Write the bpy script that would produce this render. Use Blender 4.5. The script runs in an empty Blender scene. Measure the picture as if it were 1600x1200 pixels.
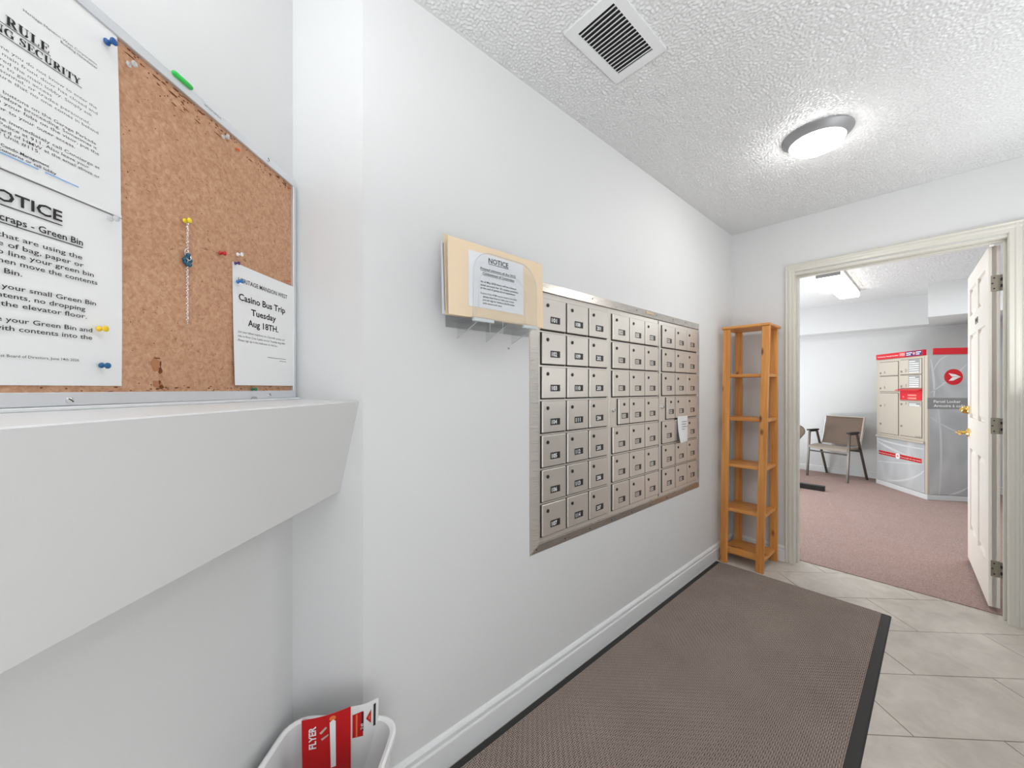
import bpy, bmesh, math, random
from mathutils import Vector, Matrix
random.seed(7)
R = math.radians
sc = bpy.context.scene
col = sc.collection

# ------------------------------------------------------------------ camera, light, exposure
cam_d = bpy.data.cameras.new('camera')
cam = bpy.data.objects.new('camera', cam_d)
col.objects.link(cam)
cam.location = (1.11, 0.0, 1.27)
cam.rotation_euler = (R(90), 0, R(48.2))
cam_d.sensor_fit = 'HORIZONTAL'
cam_d.sensor_width = 36.0
cam_d.lens = 36.0 * 596.0 / 1600.0
cam_d.shift_y = 7.0 / 1600.0
cam_d.clip_start = 0.02
sc.camera = cam

world = bpy.data.worlds.new('world')
sc.world = world
world.use_nodes = True
world.node_tree.nodes['Background'].inputs[0].default_value = (1, 1, 1, 1)
world.node_tree.nodes['Background'].inputs[1].default_value = 0.3

sc.view_settings.view_transform = 'Standard'
sc.view_settings.look = 'None'
sc.view_settings.exposure = 0.60
sc.view_settings.gamma = 1.0
sc.view_settings.use_curve_mapping = False

LAMP_DOME = 32.0        # glowing dome of the mail room lamp
LAMP_TUBE = 3.2         # glowing lens of the lounge lamp


def area(name, loc, rot, sx, sy, power, colr=(1, 1, 1), spread=180):
    d = bpy.data.lights.new(name, 'AREA')
    d.shape = 'RECTANGLE'
    d.size = sx
    d.size_y = sy
    d.energy = power
    d.color = colr
    d.spread = R(spread)
    o = bpy.data.objects.new(name, d)
    o.location = loc
    o.rotation_euler = rot
    col.objects.link(o)
    return o


# added fill lights without real fixtures, for the mail room and the lounge
area('hall_front_fill', (1.66, 2.55, 1.28), (0, R(162), 0), 0.5, 1.4, 6.6, (0.96, 0.99, 1.0), 165)  # added upward fill near the right wall, no fixture there
area('hall_bounce_fill', (1.72, 0.70, 1.92), (R(110), 0, 0), 0.5, 0.4, 3.5, (0.97, 0.99, 1.0))  # added fill aimed at the front wall and far ceiling
area('hall_rear_fill', (1.15, -0.25, 1.80), (R(180), 0, 0), 0.4, 0.4, 18.0, (0.97, 0.99, 1.0))  # added upward fill behind the camera, brightens ceiling and niche
area('hall_side_fill', (2.06, -0.15, 1.1), (0, R(97), 0), 1.8, 1.4, 12.5, (0.95, 0.98, 1.0))  # added side fill at the right wall
area('lounge_ceiling_fill', (1.6, 5.2, 2.44), (0, 0, 0), 0.3, 1.2, 11.0, (0.9, 0.97, 1.0))  # added lounge fill, separate from the fluorescent fixture
area('lounge_far_fill', (-0.9, 5.4, 2.44), (0, 0, 0), 0.3, 1.2, 13.0, (0.9, 0.97, 1.0))  # another added lounge fill, no fixture modelled for it
area('lounge_bounce_fill', (-1.1, 5.2, 0.35), (0, R(212), 0), 0.6, 1.8, 44.0, (0.93, 0.98, 1.0))  # added low fill pointing up to brighten the lounge ceiling


# ------------------------------------------------------------------ materials
def mat(name, colr, rough=0.5, metal=0.0, spec=0.5, **kw):
    m = bpy.data.materials.new(name)
    m.use_nodes = True
    b = m.node_tree.nodes['Principled BSDF']
    b.inputs['Base Color'].default_value = (*colr, 1)
    b.inputs['Roughness'].default_value = rough
    b.inputs['Metallic'].default_value = metal
    b.inputs['Specular IOR Level'].default_value = spec
    for k, v in kw.items():
        b.inputs[k.replace('_', ' ')].default_value = v
    return m


def srgb(r, g, b):
    f = lambda c: (c / 255 / 12.92) if c / 255 <= 0.04045 else ((c / 255 + 0.055) / 1.055) ** 2.4
    return (f(r), f(g), f(b))


class NT:
    def __init__(s, m):
        s.t = m.node_tree
        s.b = s.t.nodes['Principled BSDF']

    def n(s, typ, **kw):
        x = s.t.nodes.new(typ)
        for k, v in kw.items():
            if k in x.inputs:
                x.inputs[k].default_value = v
            else:
                setattr(x, k, v)
        return x

    def l(s, a, b):
        s.t.links.new(a, b)

    def coords(s, scale=(1, 1, 1), rot=(0, 0, 0), kind='Object'):
        tc = s.n('ShaderNodeTexCoord')
        mp = s.n('ShaderNodeMapping')
        mp.inputs['Scale'].default_value = scale
        mp.inputs['Rotation'].default_value = rot
        s.l(tc.outputs[kind], mp.inputs['Vector'])
        return mp.outputs['Vector']

    def noise(s, vec, scale, detail=2.0, rough=0.5, dist=0.0):
        x = s.n('ShaderNodeTexNoise')
        x.inputs['Scale'].default_value = scale
        x.inputs['Detail'].default_value = detail
        x.inputs['Roughness'].default_value = rough
        x.inputs['Distortion'].default_value = dist
        s.l(vec, x.inputs['Vector'])
        return x.outputs['Fac']

    def ramp(s, fac, stops):
        x = s.n('ShaderNodeValToRGB')
        e = x.color_ramp.elements
        while len(e) < len(stops):
            e.new(0.5)
        for i, (p, c) in enumerate(stops):
            e[i].position = p
            e[i].color = (*c, 1) if len(c) == 3 else c
        s.l(fac, x.inputs['Fac'])
        return x.outputs['Color']

    def mix(s, fac, a, b, blend='MIX'):
        x = s.n('ShaderNodeMix', data_type='RGBA', blend_type=blend)
        for sock, v in ((x.inputs[0], fac), (x.inputs[6], a), (x.inputs[7], b)):
            if isinstance(v, (int, float)):
                sock.default_value = v
            elif isinstance(v, tuple):
                sock.default_value = (*v, 1)
            else:
                s.l(v, sock)
        return x.outputs[2]

    def bump(s, h, strength, dist):
        x = s.n('ShaderNodeBump')
        x.inputs['Strength'].default_value = strength
        x.inputs['Distance'].default_value = dist
        s.l(h, x.inputs['Height'])
        s.l(x.outputs['Normal'], s.b.inputs['Normal'])

    def color(s, c):
        s.l(c, s.b.inputs['Base Color'])

    def rough(s, c):
        s.l(c, s.b.inputs['Roughness'])


M = {}


def paint(name, c, bump=0.12, rough=0.55):
    m = mat(name, c, rough, spec=0.35)
    t = NT(m)
    v = t.coords()
    n = t.noise(v, 240, 3)
    t.bump(n, bump, 0.0015)
    n2 = t.noise(v, 2.1, 3)
    t.color(t.mix(t.ramp(n2, [(0.3, (0, 0, 0)), (0.75, (1, 1, 1))]), tuple(x * 0.985 for x in c), c))
    return m


M['wall'] = paint('wall_paint', (0.69, 0.693, 0.695))
M['trimw'] = paint('white_trim_paint', (0.74, 0.75, 0.755), 0.03, 0.35)
M['ledge'] = paint('ledge_paint', (0.69, 0.69, 0.69), 0.08, 0.5)
M['casing'] = paint('greige_trim_paint', srgb(211, 208, 199), 0.03, 0.3)
M['doorw'] = paint('door_paint', srgb(240, 234, 226), 0.03, 0.35)


def ceiling_mat(name):
    m = mat(name, (0.725, 0.73, 0.735), 0.36, spec=0.5)
    t = NT(m)
    t.bump(t.noise(t.coords(), 260, 2), 0.15, 0.001)
    return m


M['ceil'] = ceiling_mat('stipple_ceiling')
M['ceil2'] = ceiling_mat('stipple_ceiling_lounge')

# floor tile
m = M['tile'] = mat('porcelain_tile', (0.6, 0.58, 0.54), 0.38)
t = NT(m)
v = t.coords()
c1 = t.ramp(t.noise(v, 2.6, 5, 0.6, 0.6), [(0.3, srgb(186, 178, 168)), (0.7, srgb(213, 205, 196))])
c2 = t.ramp(t.noise(v, 9, 4, 0.6, 1.2), [(0.35, (0.86, 0.86, 0.86)), (0.65, (1, 1, 1))])
t.color(t.mix(1.0, c1, c2, 'MULTIPLY'))
t.bump(t.noise(v, 60, 3), 0.05, 0.002)
M['grout'] = mat('grout', srgb(126, 119, 110), 0.9)

# lounge carpet
m = M['carpet'] = mat('pink_carpet', srgb(180, 148, 141), 0.95, spec=0.1)
t = NT(m)
v = t.coords()
a = t.noise(v, 170, 2)
b = t.noise(v, 7, 4)
t.color(t.mix(b, t.ramp(a, [(0.3, srgb(134, 112, 106)), (0.7, srgb(180, 155, 148))]),
              t.ramp(a, [(0.3, srgb(146, 122, 116)), (0.7, srgb(190, 165, 158))])))
t.bump(a, 0.6, 0.006)

# entrance mat weave
m = M['matpile'] = mat('mat_pile', srgb(112, 100, 95), 0.95, spec=0.1)
t = NT(m)
v = t.coords()
ch = t.n('ShaderNodeTexChecker')
ch.inputs['Scale'].default_value = 1 / 0.0125
t.l(v, ch.inputs['Vector'])


def wv(direction, scale):
    w = t.n('ShaderNodeTexWave', wave_type='BANDS', bands_direction=direction)
    w.inputs['Scale'].default_value = scale
    w.inputs['Distortion'].default_value = 1.2
    w.inputs['Detail'].default_value = 1
    w.inputs['Detail Scale'].default_value = 2.0
    t.l(v, w.inputs['Vector'])
    return w.outputs['Fac']


wx = wv('X', 50)
wy = wv('Y', 50)
h = t.mix(ch.outputs['Fac'], wx, wy)
big = t.noise(v, 3.2, 4, 0.6)
speck = t.noise(v, 260, 2)
base = t.ramp(h, [(0.1, srgb(72, 64, 59)), (0.75, srgb(186, 170, 160))])
base = t.mix(t.ramp(big, [(0.35, (0, 0, 0)), (0.65, (1, 1, 1))]), base, t.mix(1.0, base, (0.86, 0.83, 0.84), 'MULTIPLY'))
t.color(t.mix(t.ramp(speck, [(0.35, (0, 0, 0)), (0.7, (0.35, 0.35, 0.35))]), base, srgb(176, 163, 155)))
t.bump(h, 0.7, 0.004)
M['rubber'] = mat('black_rubber', srgb(38, 37, 36), 0.6)


def steel(name, c, rough=0.34, axis=0):
    m = mat(name, c, rough, 0.9)
    t = NT(m)
    s = [14, 14, 14]
    s[axis] = 700
    v = t.coords(tuple(s))
    n = t.noise(v, 1.0, 3, 0.6)
    t.color(t.mix(n, tuple(x * 0.94 for x in c), tuple(min(1, x * 1.04) for x in c)))
    t.rough(t.ramp(n, [(0.2, (rough - 0.05,) * 3), (0.8, (rough + 0.09,) * 3)]))
    return m


M['steel'] = steel('brushed_steel', (0.70, 0.657, 0.612), 0.34, 2)
M['steel_frame'] = steel('brushed_steel_trim', (0.62, 0.583, 0.543), 0.28, 2)
M['alu'] = mat('aluminium_frame', (0.74, 0.76, 0.79), 0.42, 0.75)
M['chrome'] = mat('chrome', (0.75, 0.75, 0.75), 0.18, 1.0)
M['nickel'] = mat('tarnished_nickel', srgb(150, 143, 130), 0.5, 0.85)
M['brass'] = mat('brass', srgb(226, 186, 104), 0.2, 1.0)
M['dark'] = mat('dark_gap_shade', (0.012, 0.012, 0.012), 0.7)  # serves real gaps and painted shade at the doors and vent
M['lock'] = mat('dark_lock', (0.03, 0.028, 0.026), 0.45, 0.3)
M['black'] = mat('black_plastic', (0.012, 0.012, 0.012), 0.4)
M['white'] = mat('white_plastic', (0.82, 0.82, 0.82), 0.35)
M['whiteink'] = mat('white_ink', (0.85, 0.85, 0.85), 0.6)
M['ink'] = mat('black_ink', (0.015, 0.015, 0.015), 0.7)
M['greyink'] = mat('grey_ink', (0.10, 0.10, 0.10), 0.7)
M['blueink'] = mat('blue_ink', srgb(120, 170, 215), 0.7)
M['paper'] = mat('paper', (0.80, 0.80, 0.80), 0.7, spec=0.2)
M['paperblue'] = mat('paper_cool', (0.78, 0.79, 0.82), 0.7, spec=0.2)
M['manila'] = mat('manila_card', srgb(232, 210, 180), 0.7, spec=0.2)
M['manila2'] = mat('manila_card_shaded', srgb(226, 203, 172), 0.7, spec=0.2)
M['red'] = mat('red_enamel', srgb(212, 16, 36), 0.4)
M['redprint'] = mat('red_print', srgb(196, 20, 24), 0.45)
M['redlight'] = mat('pale_red_print', srgb(246, 150, 140), 0.5)
M['orangeprint'] = mat('orange_print', srgb(232, 120, 62), 0.5)
M['navy'] = mat('navy_print', srgb(62, 44, 110), 0.5)
M['cream'] = mat('cream_enamel', srgb(190, 180, 166), 0.4)
M['cream2'] = mat('cream_enamel_door', srgb(193, 184, 170), 0.42)
M['lockgrey'] = mat('grey_label', srgb(150, 150, 150), 0.5)
M['band'] = mat('dark_grey_band', srgb(140, 140, 139), 0.5)
M['swoosh'] = mat('pale_grey_swoosh', srgb(206, 207, 208), 0.5)
m = M['wrap'] = mat('grey_wrap', srgb(176, 177, 178), 0.4)
t = NT(m)
v = t.coords((2.2, 2.2, 1.4))
t.color(t.ramp(t.noise(v, 1.3, 1, 0.4, 1.5), [(0.3, srgb(172, 174, 176)), (0.75, srgb(196, 197, 198))]))
M['kick'] = mat('pale_grey_kick', srgb(214, 216, 217), 0.45)

# cork
m = M['cork'] = mat('cork', srgb(190, 140, 103), 0.85, spec=0.15)
t = NT(m)
v = t.coords()
a = t.ramp(t.noise(v, 125, 5, 0.7, 0.6), [(0.32, srgb(174, 129, 99)), (0.5, srgb(195, 151, 121)), (0.70, srgb(211, 171, 142))])
vs = t.coords((1, 1, 1.9))
g = t.noise(vs, 62, 2, 0.5, 0.5)
a = t.mix(t.ramp(g, [(0.69, (0, 0, 0)), (0.735, (0.6, 0.6, 0.6))]), a, srgb(134, 90, 62))
g2 = t.noise(v, 240, 2)
a = t.mix(t.ramp(g2, [(0.70, (0, 0, 0)), (0.80, (0.5, 0.5, 0.5))]), a, srgb(112, 72, 46))
b = t.noise(v, 5, 3)
t.color(t.mix(1.0, a, t.ramp(b, [(0.3, (0.93, 0.92, 0.9)), (0.7, (1, 1, 1))]), 'MULTIPLY'))
t.bump(t.noise(v, 130, 4), 0.35, 0.002)
M['corktear'] = mat('cork_tear', srgb(112, 70, 44), 0.9, spec=0.1)
M['corktear2'] = mat('cork_tear_light', srgb(172, 122, 90), 0.9, spec=0.1)

# pine, grain along local z or x


def pine(name, along):
    m = mat(name, srgb(206, 146, 82), 0.42)
    t = NT(m)
    s = [34, 34, 34]
    s[along] = 1.6
    v = t.coords(tuple(s))
    g = t.noise(v, 1.0, 4, 0.6, 0.6)
    c = t.ramp(g, [(0.3, srgb(190, 120, 54)), (0.55, srgb(213, 147, 76)), (0.8, srgb(229, 172, 100))])
    s2 = [16, 16, 16]
    s2[along] = 7
    v2 = t.coords(tuple(s2))
    k = t.n('ShaderNodeTexVoronoi')
    k.inputs['Scale'].default_value = 1.0
    t.l(v2, k.inputs['Vector'])
    sz = t.n('ShaderNodeMath', operation='GREATER_THAN')
    sep = t.n('ShaderNodeSeparateColor')
    t.l(k.outputs['Color'], sep.inputs[0])
    t.l(sep.outputs[0], sz.inputs[0])
    sz.inputs[1].default_value = 0.5
    kn = t.ramp(k.outputs['Distance'], [(0.10, (1, 1, 1)), (0.24, (0, 0, 0))])
    ml = t.n('ShaderNodeMath', operation='MULTIPLY')
    t.l(kn, ml.inputs[0])
    t.l(sz.outputs[0], ml.inputs[1])
    t.color(t.mix(ml.outputs[0], c, srgb(112, 58, 24)))
    return m


M['pine_z'] = pine('pine_upright', 2)
M['pine_x'] = pine('pine_shelf', 0)

m = M['acrylic'] = bpy.data.materials.new('clear_acrylic')
m.use_nodes = True
nt = m.node_tree
nt.nodes.remove(nt.nodes['Principled BSDF'])
tr = nt.nodes.new('ShaderNodeBsdfTransparent')
tr.inputs[0].default_value = (0.975, 0.98, 0.982, 1)
gl = nt.nodes.new('ShaderNodeBsdfGlossy')
gl.inputs['Roughness'].default_value = 0.04
fr = nt.nodes.new('ShaderNodeLayerWeight')
fr.inputs[0].default_value = 0.25
mu = nt.nodes.new('ShaderNodeMath')
mu.operation = 'MULTIPLY'
mu.inputs[1].default_value = 0.35
nt.links.new(fr.outputs['Facing'], mu.inputs[0])
ms = nt.nodes.new('ShaderNodeMixShader')
nt.links.new(mu.outputs[0], ms.inputs[0])
nt.links.new(tr.outputs[0], ms.inputs[1])
nt.links.new(gl.outputs[0], ms.inputs[2])
nt.links.new(ms.outputs[0], nt.nodes['Material Output'].inputs[0])
M['acryledge'] = mat('acrylic_edge', srgb(196, 203, 205), 0.15)
M['clearpin'] = mat('clear_pin_plastic', (0.85, 0.87, 0.88), 0.12, Transmission_Weight=0.6)


def emis(name, c, s, base=(0.9, 0.9, 0.9)):
    m = mat(name, base, 0.3)
    b = m.node_tree.nodes['Principled BSDF']
    b.inputs['Emission Color'].default_value = (*c, 1)
    b.inputs['Emission Strength'].default_value = s
    return m


M['dome'] = emis('glowing_glass', (1.0, 0.985, 0.955), LAMP_DOME)
M['tube'] = emis('glowing_lens', (1.0, 0.96, 0.88), LAMP_TUBE)
M['pewter'] = mat('pewter_ring', srgb(150, 150, 152), 0.4, 0.35)
m = M['fabric'] = mat('taupe_fabric', srgb(120, 104, 94), 0.9, spec=0.15)
t = NT(m)
t.bump(t.noise(t.coords(), 300, 2), 0.3, 0.002)
M['seatfab'] = mat('taupe_seat', srgb(158, 146, 134), 0.7, spec=0.3)
M['legmetal'] = mat('bronze_tube', srgb(92, 86, 80), 0.35, 0.6)
for nm, c in dict(pin_yellow=(236, 196, 40), pin_yellow2=(240, 220, 30), pin_blue=(16, 92, 140), pin_navy=(12, 82, 150), pin_red=(190, 26, 30),
                  pin_purple=(84, 44, 120), pin_green=(24, 110, 78), pin_sky=(40, 120, 190), pin_orange=(222, 92, 40), marker=(52, 196, 84),
                  teal=(28, 82, 108)).items():
    M[nm] = mat(nm, srgb(*c), 0.3)
M['pin_white'] = mat('pin_white', (0.82, 0.82, 0.82), 0.3)


# ------------------------------------------------------------------ mesh builder
class MB:
    def __init__(s):
        s.v = []
        s.f = []
        s.m = []

    def add(s, vs, fs, mi=0):
        o = len(s.v)
        s.v += [tuple(p) for p in vs]
        s.f += [tuple(i + o for i in f) for f in fs]
        s.m += [mi] * len(fs)
        return s

    def box(s, x0, x1, y0, y1, z0, z1, mi=0, rot=None, org=None):
        vs = [(x, y, z) for z in (z0, z1) for y in (y0, y1) for x in (x0, x1)]
        if rot is not None:
            o = Vector(org)
            vs = [tuple(rot @ (Vector(p) - o) + o) for p in vs]
        return s.add(vs, [(0, 2, 3, 1), (4, 5, 7, 6), (0, 1, 5, 4), (2, 6, 7, 3), (0, 4, 6, 2), (1, 3, 7, 5)], mi)

    def prism(s, poly, a, b, axes='xyz', mi=0):
        """poly: 2d points (first two axes letters), extruded from a to b along the third"""
        n = len(poly)
        idx = ['xyz'.index(c) for c in axes]

        def mk(p, w):
            q = [0, 0, 0]
            q[idx[0]], q[idx[1]], q[idx[2]] = p[0], p[1], w
            return tuple(q)
        vs = [mk(p, a) for p in poly] + [mk(p, b) for p in poly]
        fs = [tuple(range(n))[::-1], tuple(range(n, 2 * n))] + [(i, (i + 1) % n, n + (i + 1) % n, n + i) for i in range(n)]
        return s.add(vs, fs, mi)

    def lathe(s, prof, segs=24, mi=0, mtx=None, cap=True):
        """prof: list of (radius, z); axis z, then mtx"""
        vs = []
        for r, z in prof:
            for k in range(segs):
                a = 2 * math.pi * k / segs
                vs.append(Vector((r * math.cos(a), r * math.sin(a), z)))
        fs = []
        for i in range(len(prof) - 1):
            for k in range(segs):
                k2 = (k + 1) % segs
                fs.append((i * segs + k, i * segs + k2, (i + 1) * segs + k2, (i + 1) * segs + k))
        if cap:
            fs.append(tuple(range(segs))[::-1])
            fs.append(tuple(range((len(prof) - 1) * segs, len(prof) * segs)))
        if mtx is not None:
            vs = [mtx @ p for p in vs]
        return s.add(vs, fs, mi)

    def tube(s, pts, r, segs=10, mi=0, flat=None):
        pts = [Vector(p) for p in pts]
        n = len(pts)
        vs = []
        up = None
        for i, p in enumerate(pts):
            d = (pts[min(i + 1, n - 1)] - pts[max(i - 1, 0)]).normalized()
            if up is None:
                up = d.orthogonal().normalized() if flat is None else Vector(flat)
            up = (up - d * up.dot(d)).normalized()
            sd = d.cross(up)
            rr = r[i] if isinstance(r, (list, tuple)) else r
            for k in range(segs):
                a = 2 * math.pi * (k + 0.5) / segs
                vs.append(p + up * rr * math.cos(a) + sd * rr * math.sin(a))
        fs = [(i * segs + k, i * segs + (k + 1) % segs, (i + 1) * segs + (k + 1) % segs, (i + 1) * segs + k) for i in range(n - 1) for k in range(segs)]
        fs += [tuple(range(segs))[::-1], tuple(range((n - 1) * segs, n * segs))]
        return s.add(vs, fs, mi)

    def sheet(s, x0, x1, z0, z1, fy, nx=10, nz=10, th=0.0005, mi=0, warp=None):
        """a sheet facing -y; fy(u,v) gives y"""
        vs = []
        for back in (0, 1):
            for j in range(nz + 1):
                for i in range(nx + 1):
                    u, w = i / nx, j / nz
                    x, z = x0 + (x1 - x0) * u, z0 + (z1 - z0) * w
                    if warp:
                        x, z = warp(u, w, x, z)
                    vs.append((x, fy(u, w) + back * th, z))
        q = (nx + 1) * (nz + 1)
        fs = []
        for j in range(nz):
            for i in range(nx):
                a = j * (nx + 1) + i
                fs.append((a, a + 1, a + nx + 2, a + nx + 1))
                fs.append((q + a, q + a + nx + 1, q + a + nx + 2, q + a + 1))
        ring = [i for i in range(nx + 1)] + [j * (nx + 1) + nx for j in range(1, nz + 1)] + [nz * (nx + 1) + i for i in range(nx - 1, -1, -1)] + [j * (nx + 1) for j in range(nz - 1, 0, -1)]
        for k in range(len(ring)):
            a, b = ring[k], ring[(k + 1) % len(ring)]
            fs.append((a, q + a, q + b, b))
        return s.add(vs, fs, mi)

    def build(s, name, mats, parent=None, bevel=0.0, smooth=False, seg=1, angle=40):
        me = bpy.data.meshes.new(name)
        me.from_pydata(s.v, [], s.f)
        if not isinstance(mats, (list, tuple)):
            mats = [mats]
        for mm in mats:
            me.materials.append(mm)
        me.polygons.foreach_set('material_index', s.m)
        bm = bmesh.new()
        bm.from_mesh(me)
        bmesh.ops.recalc_face_normals(bm, faces=bm.faces)
        if bevel > 0:
            es = [e for e in bm.edges if len(e.link_faces) == 2 and e.calc_face_angle(0) > R(30)]
            bmesh.ops.bevel(bm, geom=es, offset=bevel, segments=seg, profile=0.6, affect='EDGES', clamp_overlap=True)
        bm.to_mesh(me)
        bm.free()
        if smooth:
            me.polygons.foreach_set('use_smooth', [True] * len(me.polygons))
            try:
                me.set_sharp_from_angle(angle=R(angle))
            except Exception:
                pass
        o = bpy.data.objects.new(name, me)
        col.objects.link(o)
        if parent is not None:
            o.parent = parent
        return o


def tag(o, label=None, cat=None, group=None, kind=None):
    if label:
        o['label'] = label
    if cat:
        o['category'] = cat
    if group:
        o['group'] = group
    if kind:
        o['kind'] = kind
    return o


def thing(name, label, cat, loc=(0, 0, 0), rz=0.0, group=None, rx=0.0, ry=0.0):
    o = bpy.data.objects.new(name, None)
    o.empty_display_size = 0.05
    col.objects.link(o)
    o.location = loc
    o.rotation_euler = (rx, ry, rz)
    return tag(o, label, cat, group)


def copy_tree(o, parent=None):
    c = o.copy()
    col.objects.link(c)
    c.parent = parent
    for ch in o.children:
        copy_tree(ch, c)
    return c


# flat lettering ------------------------------------------------------------
_tc = {}


def glyphs(txt, bold=0.0):
    key = (txt, bold)
    if key not in _tc:
        cu = bpy.data.curves.new('lettering', 'FONT')
        cu.body = txt
        cu.size = 1.0
        cu.offset = bold
        cu.resolution_u = 2
        ob = bpy.data.objects.new('lettering', cu)
        col.objects.link(ob)
        dg = bpy.context.evaluated_depsgraph_get()
        me = bpy.data.meshes.new_from_object(ob.evaluated_get(dg))
        vs = [(p.co.x, p.co.y) for p in me.vertices]
        fs = [tuple(p.vertices) for p in me.polygons]
        bpy.data.objects.remove(ob)
        bpy.data.curves.remove(cu)
        bpy.data.meshes.remove(me)
        _tc[key] = (vs, fs)
    return _tc[key]


def text(mb, txt, x0, z, cap, y, x1=None, bold=0.0, mi=0, align='L', yf=None, rot=0):
    """lettering on a wall plane: x right, z up, facing -y. x1 stretches the line to end there."""
    vs, fs = glyphs(txt, bold)
    if not vs:
        return
    k = cap / 0.70
    lo, hi = min(p[0] for p in vs), max(p[0] for p in vs)
    kx = k if x1 is None else (x1 - x0) / (hi - lo)
    off = x0 - lo * kx
    if x1 is None and align == 'R':
        off = x0 - hi * kx
    if x1 is None and align == 'C':
        off = x0 - (lo + hi) / 2 * kx
    out = []
    for a, b in vs:
        X, Z = off + a * kx, z + b * k
        if rot:
            dx, dz = X - x0, Z - z
            X, Z = x0 - dz, z + dx
        out.append((X, y if yf is None else yf(X, Z), Z))
    mb.add(out, fs, mi)


def strip(mb, x0, x1, z0, z1, y, mi=0):
    mb.add([(x0, y, z0), (x1, y, z0), (x1, y, z1), (x0, y, z1)], [(0, 1, 2, 3)], mi)


# ------------------------------------------------------------------ geometry of the place
Y1, Y2 = 3.365, 3.475          # faces of the door wall
YB = 7.39                      # lounge back wall
CE, CE2 = 2.50, 2.46
P0 = Vector((-0.128, 0.261))
E0 = Vector((0.0, 0.414))
Bd = Vector((-0.713, 0.701)).normalized()     # along the notice wall, away from camera
Bn = Vector((0.701, 0.713)).normalized()
QX = 2.1
Q = P0 - Bd * ((QX - P0.x) / -Bd.x)
Bang = math.atan2(Bd.y, Bd.x)
W0 = Vector((1.11, 0.0)) - Bn * 0.682          # origin of the notice wall frame (s = 0)

mb = MB().prism([(0, .414), (0, Y1), (-.1, Y1), (-.1, .47)], 0, CE)
tag(mb.build('wall_left', M['wall']), kind='structure')
mb = MB().prism([tuple(E0), tuple(P0), (P0.x - .0766, P0.y + .064), (-.1, .47)], 0, CE)
tag(mb.build('wall_return', M['wall']), kind='structure')
qo = Q - Bn * .1
mb = MB().prism([tuple(P0), (P0.x - .0766, P0.y + .064), tuple(P0 - Bn * .1), tuple(qo), tuple(Q)], 0, CE)
tag(mb.build('wall_notice', M['wall']), kind='structure')
mb = MB().box(QX, QX + .1, Q.y - .05, Y1, 0, CE)
tag(mb.build('wall_right', M['wall']), kind='structure')
mb = MB().box(-1.7, .40, Y1, Y2, 0, CE).box(1.38, 2.7, Y1, Y2, 0, CE).box(.40, 1.38, Y1, Y2, 2.105, CE)
tag(mb.build('wall_front', M['wall']), kind='structure')
import numpy as np


def stipple(x0, x1, y0, y1, step, amp, wl, seed):
    """sprayed texture: band limited random relief hanging below z = 0"""
    nx, ny = int(round((x1 - x0) / step)) + 1, int(round((y1 - y0) / step)) + 1
    rng = np.random.default_rng(seed)
    f = np.fft.rfft2(rng.standard_normal((ny, nx)))
    fy, fx = np.fft.fftfreq(ny, step)[:, None], np.fft.rfftfreq(nx, step)[None, :]
    k = np.sqrt(fx * fx + fy * fy)
    f *= np.exp(-((k - 1 / wl) / (.42 / wl)) ** 2)
    h = np.fft.irfft2(f, s=(ny, nx))
    h /= h.std()
    h = np.clip(h + .25, 0, 2.2) ** .8
    ex = np.minimum(np.arange(nx), np.arange(nx)[::-1])[None, :]
    ey = np.minimum(np.arange(ny), np.arange(ny)[::-1])[:, None]
    h *= np.clip(np.minimum(ex, ey) / 3, 0, 1)
    X, Y = np.meshgrid(np.linspace(x0, x1, nx), np.linspace(y0, y1, ny))
    v = np.stack([X, Y, -amp * h], -1).reshape(-1, 3)
    a = (np.arange(ny - 1)[:, None] * nx + np.arange(nx - 1)[None, :]).reshape(-1)
    q = np.stack([a, a + nx, a + nx + 1, a + 1], -1)
    return v, q


def ceiling(name, box, grid, z, mt, step, amp, wl, seed):
    v, q = stipple(*grid, step, amp, wl, seed)
    v[:, 2] += z
    bx0, bx1, by0, by1, bz0, bz1 = box
    n = len(v)
    bv = np.array([(x, y, zz) for zz in (bz0, bz1) for y in (by0, by1) for x in (bx0, bx1)])
    bq = np.array([(0, 2, 3, 1), (4, 5, 7, 6), (0, 1, 5, 4), (2, 6, 7, 3), (0, 4, 6, 2), (1, 3, 7, 5)]) + n
    v = np.concatenate([v, bv])
    q = np.concatenate([q, bq])
    me = bpy.data.meshes.new(name)
    me.vertices.add(len(v))
    me.vertices.foreach_set('co', v.astype(np.float32).ravel())
    me.loops.add(q.size)
    me.loops.foreach_set('vertex_index', q.astype(np.int32).ravel())
    me.polygons.add(len(q))
    me.polygons.foreach_set('loop_start', (np.arange(len(q)) * 4).astype(np.int32))
    me.polygons.foreach_set('use_smooth', np.concatenate([np.ones(len(q) - 6, bool), np.zeros(6, bool)]))
    me.update(calc_edges=True)
    me.validate()
    me.materials.append(mt)
    o = bpy.data.objects.new(name, me)
    col.objects.link(o)
    return tag(o, kind='structure')


ceiling('ceiling', (-.25, 2.2, -2.1, Y2, CE + .0005, CE + .08), (0, QX, .1, Y1, ), CE, M['ceil'], .0039, .0029, .0130, 3)
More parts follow.
